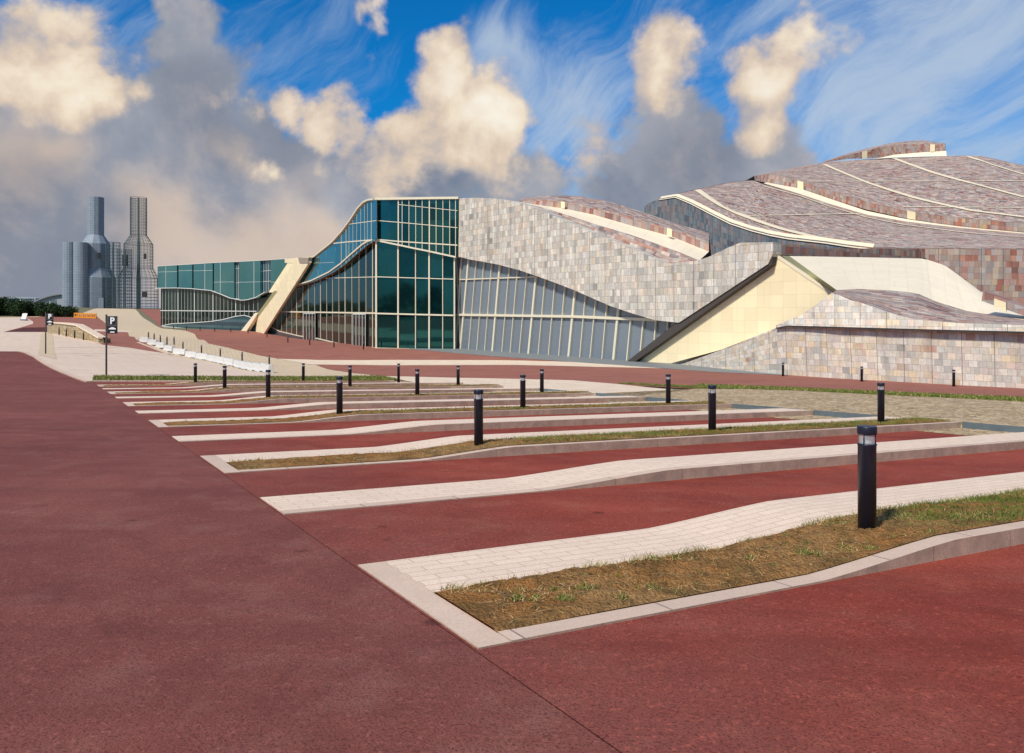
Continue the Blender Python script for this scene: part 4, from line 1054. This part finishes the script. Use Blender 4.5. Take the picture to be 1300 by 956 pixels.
# ------------------------------------------------------------------ TWIN TOWERS
def towers(cx,mk_open,label):
    """zoomed pixel units -> metres; foot at the terrain behind the rise"""
    k=.0477*1.02; D=288; base=PT(80+cx/5.977,391.8,D); z0=base.z-1.5
    T=empty('masonry_tower' if not mk_open else 'glass_lattice_tower',(base.x,base.y,z0),label,'tower')
    zy=lambda y:(895-y)*k+1.5
    def part(nm,prof,x,y,n=16,a0=0,open_=False,top=True):
        b=NB(); lathe(b,[(r*k,z) for r,z in prof],n,x*k,y,cap=not open_,a0=a0)
        if open_:
            # cut into floors for the lattice
            for zc in np.arange(1,46,1.15):
                bmesh.ops.bisect_plane(b,geom=b.verts[:]+b.edges[:]+b.faces[:],plane_co=(0,0,zc),plane_no=(0,0,1),dist=1e-4)
        return b
    specs=[('main_body',[(138,0),(138,zy(665)),(100,zy(590)),(100,zy(412)),(57,zy(345)),(57,zy(62))],0,0,12),
           ('cylinder',[(48,0),(48,zy(408))],-137,-5.2,18),('cylinder',[(50,0),(50,zy(412 if not mk_open else 462))],-38,-6.6,18)]
    for nm,prof,x,y,n in specs:
        if not mk_open:
            local(nm,part(nm,prof,x,y,n,math.pi/12),M['tower'],T)
        else:
            b=part(nm,prof,x,y,n*2 if n==12 else 20,0,True)
            g=b.copy()
            o=local(nm,b,M['lattice'],T)
            md=o.modifiers.new('w','WIREFRAME'); md.thickness=.15; md.use_replace=True; md.use_even_offset=False
            o2=local('glass_skin',g,M['towerglass'],o)
            b3_=NB(); lathe(b3_,[(p[0]*k*.12,p[1]) for p in prof],8,x*k,y); local('core',b3_,M['core'],o)
    b=NB(); 
    if not mk_open:
        box(b,(75*k,-4.9,zy(505)),.8,.5,2.1); local('window',b,M['black'],T)
        b=NB(); box(b,(110*k,-6.2,2.3),1.9,1.2,4.6+1.5); local('entrance',b,M['tower'],T)
    else:
        box(b,(-55*k,-4.6,zy(540)),1.8,.4,4); box(b,(105*k,-6.2,zy(790)),1.8,.4,2); box(b,(95*k,-4.8,zy(510)),.8,.3,2)
        local('dark_panel',b,M['black'],T)
    return T
def towermat():
    m,nt,b=mat('grey_tower_cladding'); uv=uvn(nt)
    t=N(nt,'ShaderNodeTexBrick'); t.offset=0; t.inputs['Scale'].default_value=1; t.inputs['Brick Width'].default_value=.9; t.inputs['Row Height'].default_value=.9; t.inputs['Mortar Size'].default_value=.05
    t.inputs['Color1'].default_value=(.23,.28,.34,1); t.inputs['Color2'].default_value=(.28,.33,.39,1); t.inputs['Mortar'].default_value=(.15,.19,.23,1)
    nt.links.new(uv,t.inputs['Vector']); nt.links.new(mixc(nt,ramp(nt,noise(nt,pos(nt),.15,5),[(.4,(0,0,0)),(.7,(.5,)*3)]),t.outputs[0],(.17,.21,.26)),b.inputs['Base Color']); b.inputs['Roughness'].default_value=.6; return m
M['tower']=towermat(); M['lattice']=flat('dark_steel_lattice',(.1,.14,.145),.5,.4); M['core']=flat('tower_core',(.1,.14,.15),.6)
mgt,ntt,bt=mat('tower_glass'); bt.inputs['Base Color'].default_value=(.12,.2,.21,1); bt.inputs['Alpha'].default_value=.06; bt.inputs['Roughness'].default_value=.1; M['towerglass']=mgt
towers(249,False,'grey clad tower of clustered cylinders under a tall square shaft')
towers(573,True,'see-through steel and glass lattice tower beside the glass wing')
# far terrace the towers stand on
# ------------------------------------------------------------------ SMALL THINGS
# parking signs
def sign(px,py,label):
    x,y=G3(px,py); z=H(x,y)+.02; hgt=3.43
    t=empty('parking_sign',(x,y,z),label,'sign','parking signs')
    b=NB(); lathe(b,[(.05,-.2),(.05,hgt),(.001,hgt+.01)],14,cap=False); local('post',b,M['pole'],t,True)
    w=.56
    b=NB(); box(b,(.07+w/2,0,hgt-.1-.27),w,.05,.56,bev=.008); up_=local('sign_panel',b,M['signblack'],t)
    b=NB(); box(b,(.07+w/2,0,hgt-.66-.21),w,.05,.43,bev=.008); lo_=local('sign_panel',b,M['signblack'],t)
    def txt(s,size,cx,cz,par,bold=0.0):
        cu=bpy.data.curves.new('t','FONT'); cu.body=s; cu.size=size; cu.align_x='CENTER'; cu.align_y='CENTER'; cu.extrude=.004; cu.offset=bold
        ob=bpy.data.objects.new('t',cu); COL.objects.link(ob); dg=bpy.context.evaluated_depsgraph_get(); dg.update()
        me=bpy.data.meshes.new_from_object(ob.evaluated_get(dg)); bpy.data.objects.remove(ob)
        me.materials.clear(); me.materials.append(M['signwhite'])
        o=bpy.data.objects.new('lettering',me); COL.objects.link(o); o.parent=par; o.location=(cx,-.033,cz); o.rotation_euler=(math.pi/2,0,0); return o
    txt('P',.5,.07+w/2,hgt-.37,up_,.02)
    # thin pale frame round the P
    b=NB(); 
    for dx,dz,sx_,sz_ in ((0,.235,.46,.012),(0,-.235,.46,.012),(-.225,0,.012,.47),(.225,0,.012,.47)): box(b,(.07+w/2+dx,-.028,hgt-.37+dz),sx_,.006,sz_)
    local('border',b,M['greysign'],up_)
    # two white symbols: a car shape above a short line
    b=NB(); cx=.07+w/2; cz=hgt-.80
    pts=[(-.2,-.05),(.2,-.05),(.2,.01),(.13,.03),(.08,.075),(-.07,.075),(-.13,.03),(-.2,.01)]
    face(b,[(cx+a,-.03,cz+c) for a,c in pts]); local('symbol',b,M['signwhite'],lo_)
    b=NB(); face(b,[(cx+a,-.03,hgt-1.0+c) for a,c in ((-.14,-.03),(.14,-.03),(.11,.035),(-.1,.035))]); local('symbol',b,M['signwhite'],lo_)
    return t
M['greysign']=flat('grey_sign_border',(.3,.32,.32),.5)
sign(135,476.2,'nearer black parking sign with white P on a tall post behind the grass strip')
sign(58,449.5,'farther black parking sign with white P beside the rubble wall')
# white barriers
def barrier_mesh():
    b=NB(); prof=[(-.22,0),(-.22,.15),(-.17,.3),(-.15,.82),(.15,.82),(.17,.3),(.22,.15),(.22,0)]
    Lh=1.0
    v0=[b.verts.new((-Lh,x,z)) for x,z in prof]; v1=[b.verts.new((Lh,x,z)) for x,z in prof]
    for i in range(len(prof)-1): b.faces.new((v0[i],v0[i+1],v1[i+1],v1[i]))
    b.faces.new(v0); b.faces.new(v1[::-1]); b.faces.new((v0[0],v1[0],v1[-1],v0[-1]))
    bmesh.ops.recalc_face_normals(b,faces=b.faces[:]); bmesh.ops.bevel(b,geom=b.edges[:],offset=.025,segments=2,affect='EDGES'); return b
bline=[G3(*p) for p in ((179,433.5),(200,440),(217,447),(240,453),(265,458),(300,466),(344,473.5))]
Vb=[Vector(p) for p in bline]; Lb=[0]
for a,c in zip(Vb,Vb[1:]): Lb.append(Lb[-1]+(c-a).length)
nbar=min(24,max(8,int(Lb[-1]/2.9))); seg=Lb[-1]/nbar
bo=None
for i in range(nbar):
    t=(i+.5)*seg; k=0
    while k<len(Lb)-2 and Lb[k+1]<t: k+=1
    dr=(Vb[k+1]-Vb[k]).normalized(); p=Vb[k]+dr*(t-Lb[k]); sc_l=seg/2*.985
    x,y=p; lab='white plastic road barrier, number '+str(i+1)+' in the row from the far end'
    lab=('far end of the white plastic barrier row' if i==0 else 'near end of the white plastic barrier row, right behind the grass' if i==nbar-1 else 'white plastic barrier in the middle of the long curved row')
    if bo is None:
        bo=empty('plastic_barrier',(x,y,H(x,y)+.02),lab,'barrier','white plastic barriers in a curved row')
        br=local('barrier_body',barrier_mesh(),M['white'],bo)
        b=NB(); 
        for xx in (-.55,.55): box(b,(xx,-.02,.02),.5,.6,.035)
        local('foot_recess',b,M['black'],bo)
        bo.rotation_euler=(0,0,math.atan2(dr.y,dr.x)); r=bo
    else: r=dup(bo,(x,y,H(x,y)+.02),lab,None,math.atan2(dr.y,dr.x))
    r.scale=(sc_l,1.0,.72)
# orange barriers
ob=None
for i,px in enumerate((95.5,101,106.5,112,118)):
    p=PT(px+1.5,399.8-i*.1,215-i); x,y=p.x,p.y; z=H(x,y)+.02
    lab='orange plastic barrier, '+['leftmost','second from left','middle','second from right','rightmost'][i]+' of five below the grey tower'
    if ob is None:
        ob=empty('orange_barrier',(x,y,z),lab,'barrier','orange barriers in front of the towers')
        b=NB(); box(b,(0,0,.2),1.3,.5,.35,bev=.04); box(b,(0,0,1.22),1.3,.3,.3,bev=.04); box(b,(-.5,0,.7),.22,.3,.9,bev=.03); box(b,(.5,0,.7),.22,.3,.9,bev=.03); box(b,(0,0,.7),.16,.25,.9); local('barrier_body',b,M['orange'],ob)
    else: dup(ob,(x,y,z),lab)
# rubble retaining wall with pale coping
def wallthing(pts_top,pts_bot):
    A_=[]; B_=[]
    for (xt,yt),(xb,yb) in zip(pts_top,pts_bot):
        g=G3(xb,yb); d=g[1]; A_.append(PT(xt,yt,d+.1)); B_.append(Vector((g[0],g[1],H(*g)-.2)))
    return A_,B_
zq=lambda l:[(40+x/9.558,380+y/9.558) for x,y in l]
tpx=zq([(190,285),(380,300),(545,320),(690,400),(820,475),(880,478)]); bpx=zq([(190,405),(380,440),(545,475),(690,500),(810,530),(880,535)])
A_,B_=wallthing(tpx,bpx)
RW=empty('rubble_wall',B_[2],'low tan rubble wall with a pale stone coping beside the red path','wall')
mk('wall_face',straight(B_,A_),M['rubble'],RW)
bk2=[p+Vector((.25,.9,0)) for p in A_]
bmn=straight([p+Vector((-.08,-.12,.0)) for p in A_],[p+Vector((-.08,-.12,.16)) for p in A_])
t0=[p+Vector((-.08,-.12,.16)) for p in A_]; t1=[p+Vector((0,0,.16)) for p in bk2]
for i in range(len(t0)-1): face(bmn,[t0[i],t0[i+1],t1[i+1],t1[i]])
mk('coping',bmn,M['band'],RW)
mk('wall_back',straight(bk2,[Vector((p.x,p.y,H(p.x,p.y)-.3)) for p in bk2]),M['rubble'],RW)
# white notice stand
p=G3(30,407); NS=empty('notice_stand',(p[0],p[1],H(*p)),'small tilted white notice board standing at the far pale paving','sign')
b=NB(); 
v=[(-.45,-.1,.25),(.45,-.1,.25),(.55,.25,1.35),(-.35,.25,1.35)]
face(b,v); face(b,[(x,y+.08,z) for x,y,z in v][::-1]); 
for i in range(4): face(b,[v[i],(v[i][0],v[i][1]+.08,v[i][2]),(v[(i+1)%4][0],v[(i+1)%4][1]+.08,v[(i+1)%4][2]),v[(i+1)%4]])
local('board',b,M['white'],NS)
b=NB(); box(b,(0,.1,.12),1.1,.7,.24,bev=.03); local('base',b,M['steel'],NS)
b=NB(); 
for i in range(3): box(b,(.0+.02*i,.02+.08*i,.6+.2*i),.4,.02,.05)
local('printed_lines',b,M['greysign'],NS)
NS.scale=(1.2,1.2,1.2)
# ------------------------------------------------------------------ hedge and woods (leaf cards through the volume)
def foliage(name,blobs,nleaf,ls,label,cat,trunks=True):
    t=empty(name,(blobs[0][0],blobs[0][1],H(blobs[0][0],blobs[0][1])),label,cat)
    vs=[];fs=[]
    wts=[r[3]*r[3]*r[4] for r in blobs]
    for b_ in random.choices(blobs,wts,k=nleaf):
        x,y,z,rx,rz=b_
        while True:
            a=Vector((random.gauss(0,1),random.gauss(0,1),random.gauss(0,1))).normalized(); q=random.random()**.35
            break
        p=Vector((x+a.x*rx*q,y+a.y*rx*q,z+a.z*rz*q)); n1=Vector((random.gauss(0,1),random.gauss(0,1),random.gauss(0,1))).normalized(); n2=n1.cross(a).normalized(); s_=ls*random.uniform(.5,1.2)
        k=len(vs); vs+=[p-n1*s_,p+n2*s_*.6,p+n1*s_,p-n2*s_*.6]; fs.append((k,k+1,k+2,k+3))
    me=bpy.data.meshes.new('crown'); me.from_pydata([tuple(v) for v in vs],[],fs); me.materials.append(M['hedge'])
    o=bpy.data.objects.new('foliage',me); COL.objects.link(o); o.parent=t; o.matrix_parent_inverse=__import__('mathutils').Matrix.Translation(-t.location)
    b=NB()
    for b_ in blobs[::2]:
        g=H(b_[0],b_[1]); 
        lathe(b,[(.18,g-.2),(.1,b_[2])],6,b_[0],b_[1])
    mk('stems',b,M['trunk'],t)
    return t
M['trunk']=flat('bark',(.07,.05,.035),.9)
bl_=[]
for i in range(46):
    px=-45+i*3.0; d=222+random.uniform(-3,6); x=(px-650)/F*d; g=H(x,d)
    if px>94: continue
    h=(4.3 if px<38 else 3.1 if px<75 else 2.5)*random.uniform(.75,1.25)
    bl_.append((x,d,g+h*.5,1.9,h*.55)); bl_.append((x,d+1.5,g+h*.5,1.6,h*.6))
foliage('hedge',bl_,26000,.3,'long dark green hedge at the far left in front of the grey buildings','hedge')
# woods off to the sides and behind, which the glass reflects
bw=[]
for i in range(60):
    a=math.radians(100+i*4.6); R=random.uniform(130,170)
    x,y=R*math.cos(a)*1.15-10,R*math.sin(a)
    if y>60: continue
    g=H(x,y); h=random.uniform(8,14); bw.append((x,y,g+h*.5,7,h*.55))
t=foliage('woodland',bw,16000,1.3,'far wood','trees')
# woodland is one mass: turn it into stuff
for o in kids(t):
    if o.name.startswith('foliage'): 
        mw=o.matrix_parent_inverse.copy(); o.parent=None; o.location=(0,0,0); o.name='woodland_trees'; tag(o,'distant wood of dark trees beyond the edges of the car park','trees',kind='stuff')
    else: bpy.data.objects.remove(o)
bpy.data.objects.remove(t)
# ------------------------------------------------------------------ far buildings left of the towers
D=300; PLf=Pl((PT(0,390,D).x,D),(PT(120,390,D).x,D))
FB=empty('arched_hall',(PT(70,390,D).x,D,H(-150,290)),'far pale grey hall with a shallow arched roof beside the towers','building')
arc=[(45,383.5),(54,379.5),(62,376.8),(70,374.8),(78,373.6),(88,373.8)]
mk('wall',slab(PLf,[(45,396)]+[(x,y+.6) for x,y in arc]+[(93,375.5),(93,396)],0,12),flat('pale_grey_render',(.3,.33,.36),.7),FB)
bb=NB(); pbar(bb,PLf,arc,.5,1.2,-.2); mk('roof',bb,flat('grey_roof',(.2,.22,.24),.6),FB)
mk('door',slab(PLf,[(64,381),(71.5,381),(71.5,391),(64,391)],.1,.1),M['core'],FB)
bb=NB()
for x in (80,82.5,85,87.5,90): bar(bb,PLf,(x,376),(x,392),.2,.1,.02)
mk('window_frame',bb,M['steel'],FB)
FB2=empty('long_low_hall',(PT(20,390,310).x,310,1),'long low pale hall above the hedge at the far left','building')
PL2=Pl((PT(-60,390,310).x,310),(PT(60,390,310).x,310))
mk('wall',slab(PL2,[(-50,377.5),(20,376.8),(45,378.5),(45,396),(-50,396)],0,10),flat('pale_blue_grey_wall',(.33,.36,.38),.7),FB2)
bb=NB()
for x in range(-48,45,3): bar(bb,PL2,(x,379),(x,383),.9,.1,.02)
mk('window',bb,M['blue'],FB2)
# white van seen above the hedge
D=262; v0=PT(27.5,383.5,D); VN=empty('white_van',(v0.x,v0.y,v0.z-2.1),'white van just showing above the far left hedge','van')
b=NB(); pr=[(-1.1,.4),(-1.1,1.7),(-.95,2.7),(-.8,2.85),(.8,2.85),(.95,2.7),(1.1,1.7),(1.1,.4)]
va=[b.verts.new((x,0,z)) for x,z in pr]; vb=[b.verts.new((x,5,z)) for x,z in pr]
b.faces.new(va); b.faces.new(vb[::-1])
for i in range(len(pr)): b.faces.new((va[i],vb[i],vb[(i+1)%8],va[(i+1)%8]))
bmesh.ops.recalc_face_normals(b,faces=b.faces[:]); local('body',b,M['white'],VN)
b=NB(); face(b,[(-.95,-.03,1.75),(.95,-.03,1.75),(.82,-.03,2.6),(-.82,-.03,2.6)]); local('windscreen',b,M['black'],VN)
for xx in (-.95,.95):
    for yy in (.9,4.1):
        b=NB(); lathe(b,[(.36,-.12),(.36,.12)],16); bmesh.ops.rotate(b,cent=(0,0,0),matrix=__import__('mathutils').Matrix.Rotation(math.pi/2,3,'Y'),verts=b.verts[:]); bmesh.ops.translate(b,vec=(xx,yy,.38),verts=b.verts[:]); local('wheel',b,M['black'],VN)

# ------------------------------------------------------------------ sky, sun, camera
SUN_EL,SUN_AZ=46,219     # azimuth measured from +Y clockwise: behind the camera and to the left
Wd=bpy.data.worlds.new('World'); SC.world=Wd; Wd.use_nodes=True; nt=Wd.node_tree; bgd=nt.nodes['Background']
sky=N(nt,'ShaderNodeTexSky',sky_type='NISHITA'); sky.sun_disc=False; sky.sun_elevation=math.radians(SUN_EL); sky.sun_rotation=math.radians(SUN_AZ)
tc=N(nt,'ShaderNodeTexCoord').outputs['Generated']
nrm=vmath(nt,'NORMALIZE',tc)
sk=mixc(nt,1.,sky.outputs[0],(.03,.66,1.25),'MULTIPLY')
sk=vmath(nt,'SCALE',sk,.10)
def dirv(px,py): return tuple(Vector(((px-650)/F,1,(HZ-py)/F)).normalized())
warp=vmath(nt,'ADD',vmath(nt,'SCALE',vmath(nt,'SUBTRACT',N2col(nt,nrm,4.),(.5,.5,.5)),.17),vmath(nt,'SCALE',vmath(nt,'SUBTRACT',N2col(nt,nrm,19.),(.5,.5,.5)),.06))
wd=vmath(nt,'ADD',nrm,warp)
def field(blobs):
    out=None
    for px,py,r,*w in blobs:
        w=w[0] if w else 1.
        d=vmath(nt,'DISTANCE',wd,dirv(px,py),1)
        v=math_(nt,'MULTIPLY',math_(nt,'SUBTRACT',1,math_(nt,'DIVIDE',d,r/F*1.15)),w)
        out=v if out is None else math_(nt,'SMOOTH_MAX',out,v,.3)
    return out
fb=noise(nt,nrm,7,12,.58,.15); fbL=noise(nt,vmath(nt,'ADD',nrm,(.018,-.006,.028)),7,12,.58,.15)
soft=noise(nt,nrm,3.2,6,.6,.3)
cirr=N(nt,'ShaderNodeMapping'); cirr.vector_type='TEXTURE'; cirr.inputs['Rotation'].default_value=(0,-math.radians(38),0); cirr.inputs['Scale'].default_value=(1.9,1,.42)
nt.links.new(vmath(nt,'ADD',nrm,vmath(nt,'SCALE',vmath(nt,'SUBTRACT',N2col(nt,nrm,3.),(.5,.5,.5)),.2)),cirr.inputs[0]); ci_=noise(nt,cirr.outputs[0],5,10,.66,.2)
def mask(fld,nz,lo,hi,amp=1.1):
    v=math_(nt,'ADD',fld,math_(nt,'MULTIPLY',math_(nt,'SUBTRACT',nz,.5),amp))
    m_=N(nt,'ShaderNodeMapRange',interpolation_type='SMOOTHSTEP'); nt.links.new(v,m_.inputs[0]); m_.inputs[1].default_value=lo; m_.inputs[2].default_value=hi
    return m_.outputs[0]
sepd=N(nt,'ShaderNodeSeparateXYZ'); nt.links.new(nrm,sepd.inputs[0])
front=ramp(nt,sepd.outputs[1],[(.25,(0,0,0)),(.55,(1,1,1))])
cf=field([(1150,140,300),(1280,60,220),(1000,330,250,.8),(720,150,130,.9),(680,90,80,.8),(60,60,200,.6),(430,30,100,.1),(1250,300,200)])
cm=math_(nt,'MULTIPLY',mask(cf,ci_,.05,1.15,2.3),.75)
colr=mixc(nt,cm,sk,(.55,.63,.72))
hz=ramp(nt,sepd.outputs[2],[(.0,(.6,)*3),(.2,(0,0,0))])
colr=mixc(nt,hz,colr,(.30,.40,.52))
# grey-violet cloud masses
gf=field([(240,20,55),(265,90,75),(240,160,110),(330,210,110),(420,250,110),(120,260,170),(40,300,170),(200,330,200),(380,330,180),(60,380,200),(500,300,110),(860,150,60),(840,210,85),(915,215,85),(780,235,70),(980,215,70),(550,240,90,.9),(660,250,60,.7)])
gm=mask(gf,fb,.08,.42,1.7)
gtx=math_(nt,'ADD',math_(nt,'MULTIPLY',fb,.5),math_(nt,'MULTIPLY',soft,.5))
gcol=mixc(nt,ramp(nt,gtx,[(.4,(0,0,0)),(.62,(1,1,1))]),(.19,.23,.31),(.44,.45,.5))
wf=field([(50,225,60),(10,240,60),(330,325,100),(220,290,80),(400,300,60),(300,180,40)])
gcol=mixc(nt,math_(nt,'MULTIPLY',mask(wf,gtx,.05,.9,2.2),.6),gcol,(.82,.62,.46))
dkf=field([(250,90,80),(270,150,80),(370,180,70),(60,350,150),(130,310,80),(0,290,80),(870,180,80)])
gcol=mixc(nt,math_(nt,'MULTIPLY',mask(dkf,gtx,.1,.8,1.2),.6),gcol,(.2,.225,.29))
# broken light edges where the sun catches the bank
rim=math_(nt,'MULTIPLY',math_(nt,'SUBTRACT',fb,fbL),5.,clamp=True)
gcol=mixc(nt,math_(nt,'MULTIPLY',rim,.35),gcol,(.62,.52,.46))
colr=mixc(nt,gm,colr,gcol)
# sunlit cream cumulus
wf2=field([(10,115,70),(60,125,60),(110,120,62),(160,110,35,.7),(40,20,55,.5),(110,40,55,.5),(160,55,35,.4),(322,133,45),(435,142,52),(392,130,50,.8),(325,190,42,.8),(590,105,60),(575,140,66),(600,185,82),(640,160,65),(530,210,75,.8),(490,30,45,.85),(505,5,35,.7),(725,180,60,.55),(670,120,60,.5),(840,50,50,.7),(825,85,40,.6),(965,100,60),(1005,70,50),(1035,25,50),(970,145,55),(1055,0,40),(935,95,35,.75)])
bmv=mask(wf2,fb,.17,.5,1.9)
lit=math_(nt,'ADD',.5,math_(nt,'MULTIPLY',math_(nt,'SUBTRACT',fb,fbL),3.6),clamp=True)
lit=math_(nt,'ADD',math_(nt,'MULTIPLY',lit,.55),math_(nt,'MULTIPLY',mask(wf2,soft,.1,.9,1.0),.45),clamp=True)
ccol=ramp(nt,lit,[(0,(.34,.33,.37)),(.28,(.5,.45,.44)),(.5,(.74,.6,.47)),(.72,(.9,.77,.6)),(1,(1,.93,.8))])
colr=mixc(nt,math_(nt,'MULTIPLY',bmv,.95),colr,ccol)
# the rest of the sky, behind and beside: broken cloud of the same kind
gen=noise(nt,nrm,2.3,8,.6,.2)
gmm=ramp(nt,gen,[(.46,(0,0,0)),(.6,(1,1,1))])
other=mixc(nt,gmm,mixc(nt,hz,sk,(.30,.40,.52)),mixc(nt,fb,(.35,.33,.36),(.8,.68,.54)))
colr=mixc(nt,front,other,colr)
nt.links.new(colr,bgd.inputs[0]); bgd.inputs[1].default_value=1.0
sl=bpy.data.lights.new('sun','SUN'); sl.energy=4.1; sl.angle=math.radians(6); sl.color=(1,.93,.82)
so=bpy.data.objects.new('sun',sl); COL.objects.link(so)
az=math.radians(SUN_AZ); elv=math.radians(SUN_EL)
dv=Vector((math.sin(az)*math.cos(elv),math.cos(az)*math.cos(elv),math.sin(elv)))
so.rotation_euler=dv.to_track_quat('Z','Y').to_euler(); so.location=dv*100
cam=bpy.data.cameras.new('camera'); co=bpy.data.objects.new('camera',cam); COL.objects.link(co); SC.camera=co
co.location=(0,0,EYE); co.rotation_euler=(math.pi/2,0,0)
cam.sensor_width=36; cam.lens=F/1300*36; cam.shift_y=-(478-HZ)/1300; cam.clip_end=20000; cam.clip_start=.1
SC.view_settings.view_transform='Standard'; SC.view_settings.look='None'; SC.view_settings.exposure=0
SC.render.engine='CYCLES'
